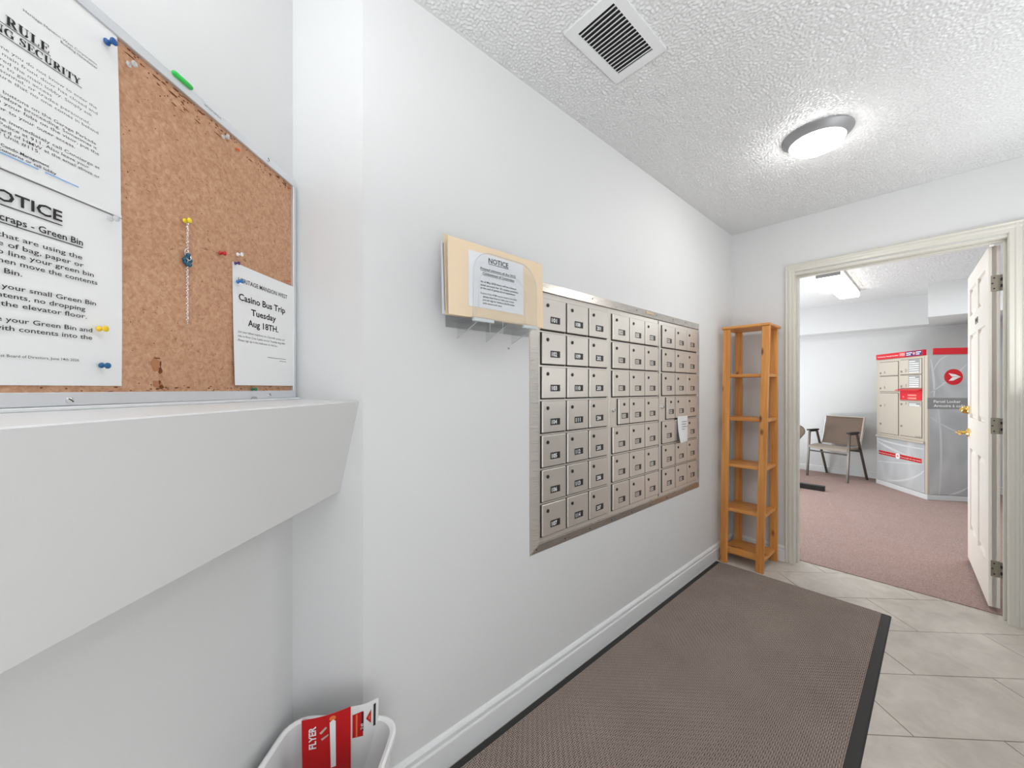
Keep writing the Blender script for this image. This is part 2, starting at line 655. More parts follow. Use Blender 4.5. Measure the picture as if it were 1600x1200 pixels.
# lounge shell
tag(MB().box(-1.7, 2.7, YB, YB + .1, 0, CE2).build('wall_back', M['wall']), kind='structure')
tag(MB().box(-1.7, -1.6, Y2, YB, 0, CE2).build('wall_lounge_left', M['wall']), kind='structure')
tag(MB().box(2.6, 2.7, Y2, YB, 0, CE2).build('wall_lounge_right', M['wall']), kind='structure')
ceiling('ceiling_lounge', (-1.7, 2.7, Y2, YB + .1, CE2 + .0005, CE2 + .1), (-.9, 1.6, Y2, 7.09), CE2, M['ceil2'], .0075, .0032, .024, 5)
mb = MB().prism([(-1.6, YB), (-1.6, 7.09), (1.03, 7.09), (1.03, 6.38), (2.6, 6.38), (2.6, YB)], 2.078, CE2)
tag(mb.build('soffit', M['wall']), kind='structure')
tag(MB().box(-1.7, 2.7, Y2 - .012, YB + .1, -.05, .004).build('floor_lounge', M['carpet']), kind='structure')

# tiled floor: grout bed + every tile
floor = MB().prism([(-.15, .22), (0, .45), (-.02, Y2 - .012), (QX + .1, Y2 - .012), (QX + .1, Q.y - .1), (Q.x - .1, Q.y - .1)], -.05, -.0035).build('floor', M['grout'])
tag(floor, kind='structure')
al = Vector((-.70711, .70711))
ac = Vector((.70711, .70711))


def clip(poly, nx, ny, c):
    out = []
    for i in range(len(poly)):
        a, b = poly[i], poly[(i + 1) % len(poly)]
        da, db = nx * a[0] + ny * a[1] - c, nx * b[0] + ny * b[1] - c
        if da >= 0:
            out.append(a)
        if da * db < 0:
            k = da / (da - db)
            out.append((a[0] + (b[0] - a[0]) * k, a[1] + (b[1] - a[1]) * k))
    return out


for r in range(-14, 12):
    a0 = 1.005 + .3185 * r
    off = 2.478 if r % 2 == 0 else 2.172
    for k in range(-8, 6):
        b0 = off + .623 * k
        g = .0018
        c = [al * (a0 + g) + ac * (b0 + g), al * (a0 + .3185 - g) + ac * (b0 + g), al * (a0 + .3185 - g) + ac * (b0 + .623 - g), al * (a0 + g) + ac * (b0 + .623 - g)]
        p = [tuple(q) for q in c]
        p = clip(p, 1, 0, -.0)
        p = clip(p, 0, -1, -(Y2 - .013)) if p else p
        p = clip(p, -1, 0, -QX) if p else p
        p = clip(p, Bn.x, Bn.y, Bn.dot(P0)) if p else p
        if len(p) < 3:
            continue
        ar = abs(sum(p[i][0] * p[(i + 1) % len(p)][1] - p[(i + 1) % len(p)][0] * p[i][1] for i in range(len(p)))) / 2
        if ar < .0006:
            continue
        MB().prism(p, -.02, random.uniform(-.0004, 0)).build('tile', M['tile'], floor, bevel=.0008)

# notice wall ledge (a boxed bulkhead with a sloping face) ------------------------------------
nw = (W0.x, W0.y, 0)
mb = MB().prism([(0, 1.2395), (-.189, 1.2336), (-.134, .973), (0, .973)], -1.85, 1.0805, 'yzx')
o = mb.build('wall_ledge', M['ledge'], bevel=.002)
o.location = nw
o.rotation_euler = (0, 0, Bang)
tag(o, kind='structure')
o = MB().box(-1.5, 1.064, -.024, 0, 1.2385, 1.2445).build('trim_1', M['trimw'], bevel=.0015)
o.location = nw
o.rotation_euler = (0, 0, Bang)
tag(o, kind='structure')

# baseboards
prof = [(0, 0), (.015, 0), (.015, .078), (.0135, .082), (.009, .084), (.009, .088), (.012, .091), (.012, .101), (.008, .108), (.004, .112), (0, .113)]
tag(MB().prism(prof, .43, Y1, 'xzy').build('baseboard_left', M['trimw']), kind='structure')
tag(MB().prism([(Y1 - a, z) for a, z in prof], .015, .36, 'yzx').build('baseboard_front', M['trimw']), kind='structure')
tag(MB().prism([(Y1 - a, z) for a, z in prof], 1.415, QX, 'yzx').build('baseboard_front_right', M['trimw']), kind='structure')
tag(MB().prism([(YB - a, z * .8 + .004) for a, z in prof], -1.6, 2.6, 'yzx').build('baseboard_back', M['trimw']), kind='structure')

# door casing and jamb
tr = thing('trim_2', None, None)
tag(tr, kind='structure')


def casing_prof(w):
    return [(0, 0), (0, .008), (.004, .012), (w * .35, .012), (w * .45, .015), (w * .62, .015), (w * .68, .012), (w * .8, .013), (w - .006, .017), (w, .015), (w, 0)]


cp = casing_prof(.056)
MB().prism([(.36 + a, Y1 - d) for a, d in [(.056 - q[0], q[1]) for q in cp]], 0, 2.164, 'xyz').build('casing_leg', M['casing'], tr)
MB().prism([(1.416 - a, Y1 - d) for a, d in [(.056 - q[0], q[1]) for q in cp]], 0, 2.164, 'xyz').build('casing_leg', M['casing'], tr)
MB().prism([(Y1 - d - .0006, 2.166 - a) for a, d in [(.056 - q[0], q[1]) for q in cp]], .3602, 1.4158, 'yzx').build('casing_head', M['casing'], tr)
MB().box(.40, .418, Y1 + .001, Y2, 0, 2.108).build('jamb_leg', M['casing'], tr, bevel=.001)
MB().box(1.359, 1.38, Y1 + .001, Y2, 0, 2.108).build('jamb_leg', M['casing'], tr, bevel=.001)
MB().box(.40, 1.38, Y1 + .001, Y2, 2.09, 2.1045).build('jamb_head', M['casing'], tr, bevel=.001)
MB().box(.418, .43, Y1 + .045, Y1 + .08, 0, 2.09).build('door_stop', M['casing'], tr, bevel=.001)
MB().box(1.347, 1.359, Y1 + .045, Y1 + .075, 0, 2.09).build('door_stop', M['casing'], tr, bevel=.001)
MB().box(.43, 1.347, Y1 + .045, Y1 + .08, 2.078, 2.09).build('door_stop', M['casing'], tr, bevel=.001)
for xx, a in ((.36, 1), (1.416, -1)):
    MB().box(*sorted((xx, xx + .056 * a)), Y2, Y2 + .014, .004, 2.164).build('casing_leg', M['casing'], tr, bevel=.002)
MB().box(.4161, 1.3599, Y2, Y2 + .0135, 2.108, 2.164).build('casing_head', M['casing'], tr, bevel=.002)
MB().box(1.30, 1.317, Y1 + .052, Y1 + .07, 2.066, 2.0775).build('bumper', M['white'], tr, bevel=.002)

# ------------------------------------------------------------------ six panel door
DA = R(90 + 2.9)
door = thing('door_1', None, None, (1.2995, 3.478, 0), DA)
tag(door, kind='structure')
# local x: from hinge to latch, local y: -y is the room-right side; visible face is +y
DW, T = .905, .042
zb, zt = .03, 2.078
mb = MB()
mb.box(0, DW, -T + .012, -.012, zb, zt)
st = [(0, .115), (.405, .50), (.79, DW)]
for x0, x1 in st:
    mb.box(x0, x1, -T, 0, zb, zt)
for z0, z1 in ((zb, .262), (.845, 1.062), (1.648, 1.783), (1.975, zt)):
    for x0, x1 in ((.115, .405), (.50, .79)):
        mb.box(x0, x1, -T, 0, z0, z1)
mb.build('door_leaf', M['doorw'], door)
for x0, x1 in ((.115, .405), (.50, .79)):
    for z0, z1 in ((.262, .845), (1.062, 1.648), (1.783, 1.975)):
        mb = MB()
        for y0, y1 in ((-.0125, -.003), (-T + .0125, -T + .003)):
            i = .012
            j = .036
            vs = [(x0 + i, y0, z0 + i), (x1 - i, y0, z0 + i), (x1 - i, y0, z1 - i), (x0 + i, y0, z1 - i), (x0 + j, y1, z0 + j), (x1 - j, y1, z0 + j), (x1 - j, y1, z1 - j), (x0 + j, y1, z1 - j)]
            mb.add(vs, [(0, 1, 5, 4), (1, 2, 6, 5), (2, 3, 7, 6), (3, 0, 4, 7), (4, 5, 6, 7), (3, 2, 1, 0)])
        mb.build('panel', M['doorw'], door)
for zc in (1.866, 1.058, .249):
    mb = MB()
    mb.box(-.0022, 0, -.040, -.008, zc - .045, zc + .045)
    h = mb.build('hinge', M['nickel'], door, bevel=.0007)
    for dz, yy in ((.03, -.02), (0, -.014), (-.03, -.02)):
        MB().lathe([(.0042, 0), (.0042, .0012)], 10, mtx=Matrix.Translation((-.0022, yy, zc + dz)) @ Matrix.Rotation(R(-90), 4, 'Y')).build('screw', M['lock'], h)
    for k in range(5):
        MB().lathe([(.0065, 0), (.0065, .0165)], 12, mtx=Matrix.Translation((-.004, -.048, zc - .045 + k * .018))).build('knuckle', M['nickel'] if k % 2 == 0 else M['lock'], h, smooth=True)
    MB().box(-.030, -.006, -.058, -.056, zc - .045, zc + .045).build('leaf_plate', M['nickel'], h)
ry = Matrix.Rotation(R(-90), 4, 'X')       # lathe axis z -> +y
mb = MB().lathe([(.031, 0), (.031, .006), (.026, .010), (.024, .03), (.018, .036), (.010, .038)], 24, mtx=Matrix.Translation((DW - .065, 0, 1.115)) @ ry)
k = mb.build('deadbolt', M['brass'], door, smooth=True)
MB().box(DW - .070, DW - .060, .034, .044, 1.102, 1.128).build('thumb_turn', M['brass'], k, bevel=.003)
mb = MB().lathe([(.031, 0), (.031, .006), (.024, .011), (.013, .016), (.012, .05), (.011, .058)], 24, mtx=Matrix.Translation((DW - .065, 0, .95)) @ ry)
k = mb.build('lever_handle', M['brass'], door, smooth=True)
MB().tube([(DW - .065, .052, .95), (DW - .10, .06, .951), (DW - .15, .058, .948), (DW - .175, .052, .945)], [.011, .0105, .0095, .008], 12).build('lever', M['brass'], k, smooth=True)
mb = MB().lathe([(.031, 0), (.031, .006), (.024, .011), (.013, .016), (.012, .05), (.011, .058)], 20, mtx=Matrix.Translation((DW - .065, -T, .95)) @ Matrix.Rotation(R(90), 4, 'X'))
mb.build('lever_handle', M['brass'], door, smooth=True)
MB().box(DW, DW + .0015, -.034, -.008, .905, .995).box(DW, DW + .0015, -.034, -.008, 1.085, 1.145).build('latch_plate', M['brass'], door)
mb = MB().box(.40, .505, 0, .003, 1.695, 1.735)
pl = mb.build('sign_plate', M['nickel'], door, bevel=.001)
mb = MB()
for q in range(4):
    mb.box(.485 - q * .022 - .014, .485 - q * .022, .003, .0036, 1.706, 1.724)
mb.build('engraving', M['lock'], pl)

# ------------------------------------------------------------------ mailbox bank
ms_ = 1 - .012 / 1.11


def my(y):
    return y * ms_


def mz(z):
    return 1.27 + (z - 1.27) * ms_


bank = thing('mailbox_bank', 'recessed brushed steel bank of numbered locked mailboxes in the white wall', 'mailboxes', (0, 0, 0), R(90))
# local x = world y, local y = -world x (outward is -y)
oy0, oy1, oz0, oz1 = 1.088, 2.735, .588, 1.717
iy0, iy1, iz0, iz1 = my(1.136), my(2.716), mz(.622), mz(1.678)


def rail(a, b, c, d):
    # a,b outer corners; c,d inner corners (2d, x z)
    mb = MB()
    vs = []
    for (x, z), y in ((a, -.002), (b, -.002), (d, -.017), (c, -.017)):
        vs.append((x, y, z))
    for (x, z), y in ((a, 0), (b, 0), (d, 0), (c, 0)):
        vs.append((x, y, z))
    mb.add(vs, [(0, 1, 2, 3), (7, 6, 5, 4), (0, 4, 5, 1), (1, 5, 6, 2), (2, 6, 7, 3), (3, 7, 4, 0)])
    return mb.build('frame_rail', M['steel_frame'], bank)


OA, OB, OC, OD = (oy0, oz0), (oy1, oz0), (oy1, oz1), (oy0, oz1)
IA, IB, IC, ID = (iy0, iz0), (iy1, iz0), (iy1, iz1), (iy0, iz1)
rb = rail(OA, OB, IA, IB)
rr_ = rail(OB, OC, IB, IC)
rt = rail(OC, OD, IC, ID)
rl = rail(OD, OA, ID, IA)
scr = MB().lathe([(.0035, 0), (.003, .0016)], 8).build('screw', M['lock'], rb)
scr.rotation_euler = (R(90), 0, 0)


def screw(par, x, z, y=-.0085):
    s = scr.copy()
    col.objects.link(s)
    s.parent = par
    s.location = (x, y, z)


scr.location = (1.12, -.0085, .607)
for x in (1.30, 1.48, 1.66, 1.85, 2.05, 2.25, 2.5):
    screw(rb, x, oz0 + .018)
for x in (1.9, 2.12, 2.33, 2.5, 1.5):
    screw(rt, x, oz1 - .019)
for z in (.8, 1.0, 1.22, 1.45, 1.62):
    screw(rl, oy0 + .022, z)
mb = MB().box(2.0, 2.085, -.0115, -.006, 1.694, 1.706)
mb.build('name_plate', mat('pale_brass', srgb(206, 184, 156), 0.45, 0.6), rt, bevel=.0005)
divs = [iy0, my(1.653), my(2.165), iy1]
for k in range(3):
    g0 = .0012 if k else 0
    MB().box(divs[k] + g0, divs[k + 1] - (.0012 if k < 2 else 0), -.0085, -.001, iz0 + .001, iz1 - .001).build('module_panel', M['steel'], bank, bevel=.0008)
MB().box(divs[0] - .001, divs[3] + .001, -.002, 0, iz0, iz1).build('backing', M['dark'], bank)
MB().box(divs[2] - .004, divs[2] + .0045, -.0088, -.002, iz0 + .004, iz1 - .004).build('module_gap', M['dark'], bank)


def mk_door(w, hgt):
    mb = MB().box(0, w, -.0185, -.010, 0, hgt)
    o = mb.build('mailbox_door', [M['steel'], M['dark']], bank, bevel=.002)
    bm = bmesh.new()
    bm.from_mesh(o.data)
    gg = .0052  # dark skirt at left and bottom: door gap together with painted shade
    vs = [bm.verts.new(p) for p in ((-gg, -.0089, -gg), (w + gg * .1, -.0089, -gg), (w + gg * .1, -.0089, hgt + gg * .1), (-gg, -.0089, hgt + gg * .1), (0, -.012, 0), (w, -.012, 0), (w, -.012, hgt), (0, -.012, hgt))]
    for f in ((0, 1, 2, 3), (0, 1, 5, 4), (1, 2, 6, 5), (2, 3, 7, 6), (3, 0, 4, 7)):
        fc = bm.faces.new([vs[i] for i in f])
        fc.material_index = 1
    bm.to_mesh(o.data)
    bm.free()
    return o


xs = [1.158, 1.320, 1.481, 1.678, 1.840, 1.999, 2.204, 2.371, 2.535]
ws = [.151, .151, .150, .153, .151, .150, .157, .157, .157]
dcache = {}
lockm = None
nums = [[str(n) for n in range(101, 108)], [str(n) for n in range(108, 115)], [str(n) for n in range(201, 208)],
        [str(n) for n in range(208, 215)], [str(n) for n in range(301, 308)], [str(n) for n in range(308, 315)],
        [str(n) for n in range(401, 408)], [str(n) for n in range(408, 415)], [str(n) for n in range(415, 422)]]
hgt = .1325 * ms_
for c in range(9):
    for r in range(7):
        x0 = xs[c]
        w = ws[c]
        small = r == 3 and c in (3, 6)
        if small:
            x0 += .051
            w -= .051
        key = round(w, 4)
        X0, W = my(x0), w * ms_
        Z0 = mz(1.6515 - .1452 * r) - hgt
        if key in dcache:
            d = dcache[key].copy()
            col.objects.link(d)
        else:
            d = dcache[key] = mk_door(W, hgt)
        d.parent = bank
        d.location = (X0, 0, Z0)
        if lockm is None:
            mb = MB().lathe([(.0078, 0), (.0078, .002), (.0062, .0026), (.006, .0035)], 14, mtx=Matrix.Rotation(R(90), 4, 'X'))
            lk = mb.build('lock', M['lock'], d, smooth=True)
            lockm = lk
        else:
            lk = lockm.copy()
            col.objects.link(lk)
            lk.parent = d
        lk.location = (.032 if not small else .05, -.0185, hgt - .029)
        lx = .078 if not small else .056
        mb = MB()
        mb.box(lx - .029, lx + .030, -.0197, -.0185, .029, .057, 0)
        if c < 3:
            text(mb, nums[c][r], lx - .0235, .0345, .0170, -.0201, x1=lx + .010, bold=.03, mi=1)
        else:
            mb.box(lx - .0275, lx + .008, -.0201, -.0196, .0325, .0525, 1)
            text(mb, nums[c][r], lx - .024, .0375, .0115, -.0204, x1=lx + .004, bold=.01, mi=2)
        mb.build('number_label', [M['black'], M['whiteink'] if c < 3 else M['steel'], M['greyink']], d)
for y, z in ((1.691, 1.160), (2.211, 1.158)):
    mb = MB().lathe([(.012, 0), (.012, .004), (.009, .006), (.009, .012)], 18, mtx=Matrix.Translation((my(y), -.0085, mz(z))) @ Matrix.Rotation(R(90), 4, 'X'))
    k = mb.build('master_lock', M['chrome'], bank, smooth=True)
    MB().box(my(y) - .002, my(y) + .002, -.0212, -.0202, mz(z) - .006, mz(z) + .006).build('keyhole', M['lock'], k)

# small white note curling off one mailbox door
note = thing('paper_note', 'small curled white note taped over a mailbox door in the right-hand module', 'note', (.0205, 2.345, .93), R(90))
MB().sheet(.015, .155, 0, .165, lambda u, v: -.002 - .02 * (1 - v) ** 2 * (1 - u) ** 1.5 - .002 * math.sin(u * 3), 8, 8, mi=0).build('sheet', M['paper'], note, smooth=True)
mb = MB()
for k, (a, b) in enumerate(((.04, .13), (.04, .12), (.04, .135), (.04, .1))):
    strip(mb, a + .02, b, .128 - k * .016, .131 - k * .016, -.0095)
mb.build('printed_text', M['greyink'], note)

# ------------------------------------------------------------------ acrylic file holder with folders
hol = thing('file_holder', 'clear acrylic wall file holder with arched front beside the mailboxes', 'file holder', (0, 0, 0), R(90))
MB().box(.69, 1.084, -.004, 0, 1.478, 1.70).build('back_plate', M['acrylic'], hol)
MB().box(.715, 1.005, -.128, -.004, 1.496, 1.500).build('bottom_shelf', M['acrylic'], hol)


def arch(x0, x1, z0, z1, rl, rr):
    p = [(x0, z0), (x1, z0)]
    for k in range(9):
        a = R(90 * k / 8)
        p.append((x1 - rr + rr * math.cos(a), z1 - rr + rr * math.sin(a)))
    for k in range(9):
        a = R(90 + 90 * k / 8)
        p.append((x0 + rl + rl * math.cos(a), z1 - rl + rl * math.sin(a)))
    return p


ap = arch(.713, 1.0, 1.500, 1.712, .07, .09)
MB().prism(ap, -.128, -.1245, 'xzy').build('front_plate', M['acrylic'], hol)


def outline(pts, y, r, name='rim', skip=0):
    mb = MB()
    mb.tube([(p[0], y, p[1]) for p in pts], r, 6)
    return mb.build(name, M['acryledge'], hol, smooth=True)


outline(ap[1:] + ap[:1], -.1285, .0009)
ap2 = arch(.735, .945, 1.500, 1.655, .05, .07)
outline(ap2[1:] + ap2[:1], -.1288, .0006, 'inner_rim')
for xa, xb in ((.716, .80), (.935, 1.004)):
    MB().box(xa, xb, -.1275, -.118, 1.486, 1.497).build('front_lip', M['acryledge'], hol, bevel=.001)
for x, h0 in ((.735, 1.455), (.86, 1.452), (.985, 1.455)):
    MB().prism([(-.004, h0 - .012), (-.004, 1.496), (-.118, 1.496), (-.118, 1.486)], x, x + .004, 'yzx').build('gusset', M['acrylic'], hol)
    MB().tube([(x + .002, -.118, 1.486), (x + .002, -.004, h0 - .012)], .0012, 6).build('gusset_edge', M['acryledge'], hol)
MB().box(.782, .838, -.1265, -.1245, 1.455, 1.497).build('label_tab', M['acrylic'], hol)
mb = MB()
mb.tube([(.782, -.1266, 1.497), (.782, -.1266, 1.455), (.838, -.1266, 1.455), (.838, -.1266, 1.497)], .0009, 6)
mb.build('tab_edge', M['acryledge'], hol)


def lean(base, k):
    return lambda u, v: base + k * v


fol = thing('manila_folder', 'manila folder standing in the clear wall holder with a notice on it', 'folder', (0, 0, 0), R(90))
fw = lambda u, v, x, z: (x, z - .004 * math.sin(math.pi * u) * v)
MB().sheet(.638, 1.060, 1.500, 1.745, lambda u, v: -.104 + .006 * v - .010 * math.sin(math.pi * u) * (0.3 + .7 * v), 12, 8, .0012, warp=fw).build('front_cover', M['manila'], fol, smooth=True)
MB().sheet(.638, 1.066, 1.500, 1.757, lambda u, v: -.086 + .012 * v - .006 * math.sin(math.pi * u), 12, 8, .0012, warp=fw).build('back_cover', M['manila2'], fol, smooth=True)
MB().sheet(.640, 1.045, 1.503, 1.728, lambda u, v: -.098 + .008 * v - .008 * math.sin(math.pi * u) * (0.3 + .7 * v), 8, 6, .001).build('inner_sheet', M['paper'], fol, smooth=True)
mb = MB()
for a, b in ((.845, .852), (.858, .871), (.985, .992)):
    mb.box(a, b, -.1025, -.1018, 1.7355, 1.7385)
mb.build('tab_mark', M['ink'], fol)
# papers behind the folder
pp = thing('loose_papers', 'white sheets standing behind the manila folder in the wall holder', 'papers', (0, 0, 0), R(90))
MB().sheet(.635, 1.03, 1.505, 1.737, lambda u, v: -.075 + .01 * v, 4, 4, .003).build('sheet_stack', M['paperblue'], pp)
MB().sheet(.640, 1.04, 1.515, 1.73, lambda u, v: -.081 + .01 * v, 4, 4, .003).build('dark_cover', M['lock'], pp)

nf = lambda X, Z: -.1085 + .006 * ((Z - 1.503) / .242) - .010 * math.sin(math.pi * (X - .638) / .422) * (0.3 + .7 * (Z - 1.503) / .242) + .0035
nt_ = thing('notice_on_folder', 'small printed white notice taped to the front of the manila folder', 'notice', (0, 0, 0), R(90))
MB().sheet(.712, .952, 1.536, 1.716, lambda u, v: nf(.712 + .24 * u, 1.536 + .18 * v), 10, 8, .0006).build('sheet', M['paperblue'], nt_, smooth=True)
tf = lambda X, Z: nf(X, Z) - .0012
mb = MB()
text(mb, 'NOTICE', .790, 1.6895, .0165, 0, x1=.877, bold=.015, yf=tf)
mb.add([(x, tf(x, z), z) for x, z in ((.79, 1.685), (.835, 1.685), (.877, 1.685), (.877, 1.6865), (.835, 1.6865), (.79, 1.6865))], [(0, 1, 4, 5), (1, 2, 3, 4)])
for tx, a, b, z, cp_, bd in (('Printed minutes of the 2025', .757, .912, 1.6615, .0085, .01), ('Condominium of Corporation', .766, .905, 1.6465, .0085, .01),
                             ('As of May 2025 there will be a limited', .757, .915, 1.6195, .006, .012), ('total amount for 25 copies available', .757, .925, 1.6085, .006, .012),
                             ('at the cost of giving out of expenditure', .757, .91, 1.5985, .006, .012),
                             ('Copies of the AGM may be ready in the lobby', .757, .918, 1.5815, .006, .004), ('please feel free to take one home', .768, .905, 1.571, .006, .012),
                             ('you can sign for items in the file folder', .766, .908, 1.5605, .006, .012), ('with names and date', .766, .848, 1.5495, .006, .008)):
    text(mb, tx, a, z, cp_, 0, x1=b, bold=bd, yf=tf)
for a, b, z in ((.757, .912, 1.659), (.766, .905, 1.644)):
    n = 6
    vs = []
    for i in range(n + 1):
        x = a + (b - a) * i / n
        vs += [(x, tf(x, z), z), (x, tf(x, z + .0009), z + .0009)]
    mb.add(vs, [(2 * i, 2 * i + 2, 2 * i + 3, 2 * i + 1) for i in range(n)])
mb.build('printed_text', M['ink'], nt_)

hole = MB().lathe([(.0045, 0), (.0045, .0008)], 10, mtx=Matrix.Translation((.0, .975, 1.425)) @ Matrix.Rotation(R(90), 4, 'Y')).build('wall_anchor', M['lockgrey'])
tag(hole, 'tiny grey wall anchor under the clear file holder', 'wall anchor')

# ------------------------------------------------------------------ notice board
nbo = thing('notice_board', 'cork notice board with thin aluminium frame standing on the white ledge', 'notice board', nw, Bang)
s0, s1, z0, z1 = .136, 1.052, 1.245, 1.857
MB().box(s0 + .004, s1 - .004, -.0125, -.0005, z0 + .004, z1 - .004).build('cork_panel', M['cork'], nbo)
fwid = .0195


def frail(x0, x1, a, b):
    return MB().box(x0, x1, -.019, -.0002, a, b).build('frame_rail', M['alu'], nbo, bevel=.0012)


fb = frail(s0, s1, z0, z0 + fwid)
ft = frail(s0, s1, z1 - fwid, z1)
frail(s1 - .0125, s1, z0 + fwid, z1 - fwid)
frail(s0, s0 + .0125, z0 + fwid, z1 - fwid)
for par, s, z in ((fb, .519, z0 + .008), (fb, .94, z0 + .009), (ft, .935, z1 - .008), (fb, .25, z0 + .008)):
    k = MB().lathe([(.0052, 0), (.0046, .0018), (.002, .003)], 14, mtx=Matrix.Translation((s, -.019, z)) @ Matrix.Rotation(R(90), 4, 'X')).build('screw', M['chrome'], par, smooth=True)
    MB().box(s - .0035, s + .0035, -.0224, -.0216, z - .0006, z + .0006, rot=Matrix.Rotation(R(40), 3, 'Y'), org=(s, -.022, z)).build('slot', M['lock'], par)
k = MB().prism([(.872, 1.2395), (.900, 1.2395), (.893, 1.2505), (.879, 1.2505)], -.0215, -.019, 'xzy').build('corner_clip', M['clearpin'], fb, bevel=.001)
mb = MB()
text(mb, 'DO NOT REMOVE', .747, 1.8475, .0035, -.0193, x1=.789)
mb.build('tiny_print', M['greyink'], ft)


def blob(cx, cz, rx, rz, y, n=11, mi=0, mb=None, jag=.45):
    mb = mb or MB()
    pts = []
    for k in range(n):
        a = 2 * math.pi * k / n
        q = 1 - jag * random.random()
        pts.append((cx + rx * q * math.cos(a), cz + rz * q * math.sin(a)))
    return mb.prism(pts, y, y + .0006, 'xzy', mi)


mb = MB()
blob(.651, 1.313, .0125, .0150, -.0130, mb=mb, mi=1)
blob(.660, 1.302, .004, .007, -.0133, mb=mb, mi=0)
blob(.654, 1.3245, .007, .002, -.0133, mb=mb, mi=0)
blob(.6605, 1.314, .0014, .007, -.0133, mb=mb, mi=0)
mb.build('torn_patch', [M['corktear'], M['corktear2']], nbo)
mb = MB()
blob(.655, 1.277, .013, .009, -.0130, mb=mb, mi=1)
blob(.662, 1.273, .005, .004, -.0133, mb=mb, mi=0)
blob(.659, 1.281, .002, .005, -.0133, mb=mb, mi=0)
mb.build('torn_patch', [M['corktear'], M['corktear2']], nbo)
mb = MB()
for k in range(95):
    s = random.uniform(.595, 1.03)
    z = 1.838 - abs(random.gauss(0, .014)) - .002
    if random.random() < .35:
        blob(s, z, random.uniform(.003, .012), random.uniform(.001, .0022), -.0129, 7, mb=mb)
    else:
        blob(s, z, random.uniform(.0009, .0025), random.uniform(.0009, .002), -.0129, 6, mb=mb)
for k in range(170):
    s = random.uniform(.45, 1.03)
    z = random.uniform(1.265, 1.83)
    blob(s, z, random.uniform(.0007, .0019), random.uniform(.0006, .0016), -.0129, 6, mb=mb)
for k in range(40):
    blob(random.uniform(.45, 1.03), random.uniform(1.263, 1.277), random.uniform(.001, .006), random.uniform(.0008, .002), -.0129, 6, mb=mb)
o = mb.build('pin_holes', M['corktear'], nbo)
tag(o, kind='stuff')

# --- papers on the board (local frame s, z)


def curl(u, v, a=.003, b=.002):
    return -.0135 - a * (1 - v) ** 2 * 0.3 - b * math.sin(math.pi * u) * .4


sec = thing('security_notice', 'white letter about security in serif capitals pinned top left on the board', 'notice', nw, Bang)
YS = -.0172
MB().sheet(.372, .588, 1.5485, 1.840, lambda u, v: -.0160 - .0012 * math.sin(math.pi * v), 8, 10, .0005,
           warp=lambda u, v, x, z: (x + .006 * (0 if u < .5 else 1) * (u - .5) * 2 * (.5 - v), z)).build('sheet', M['paper'], sec, smooth=True)
mb = MB()


def L(mb, txt, xr, z, cap, xl=None, bold=0.0, y=YS, mi=0):
    if xl is None:
        text(mb, txt, xr, z, cap, y, bold=bold, align='R', mi=mi)
    else:
        text(mb, txt, xl, z, cap, y, x1=xr, bold=bold, mi=mi)


YS = -.0180
# heading with serif strokes


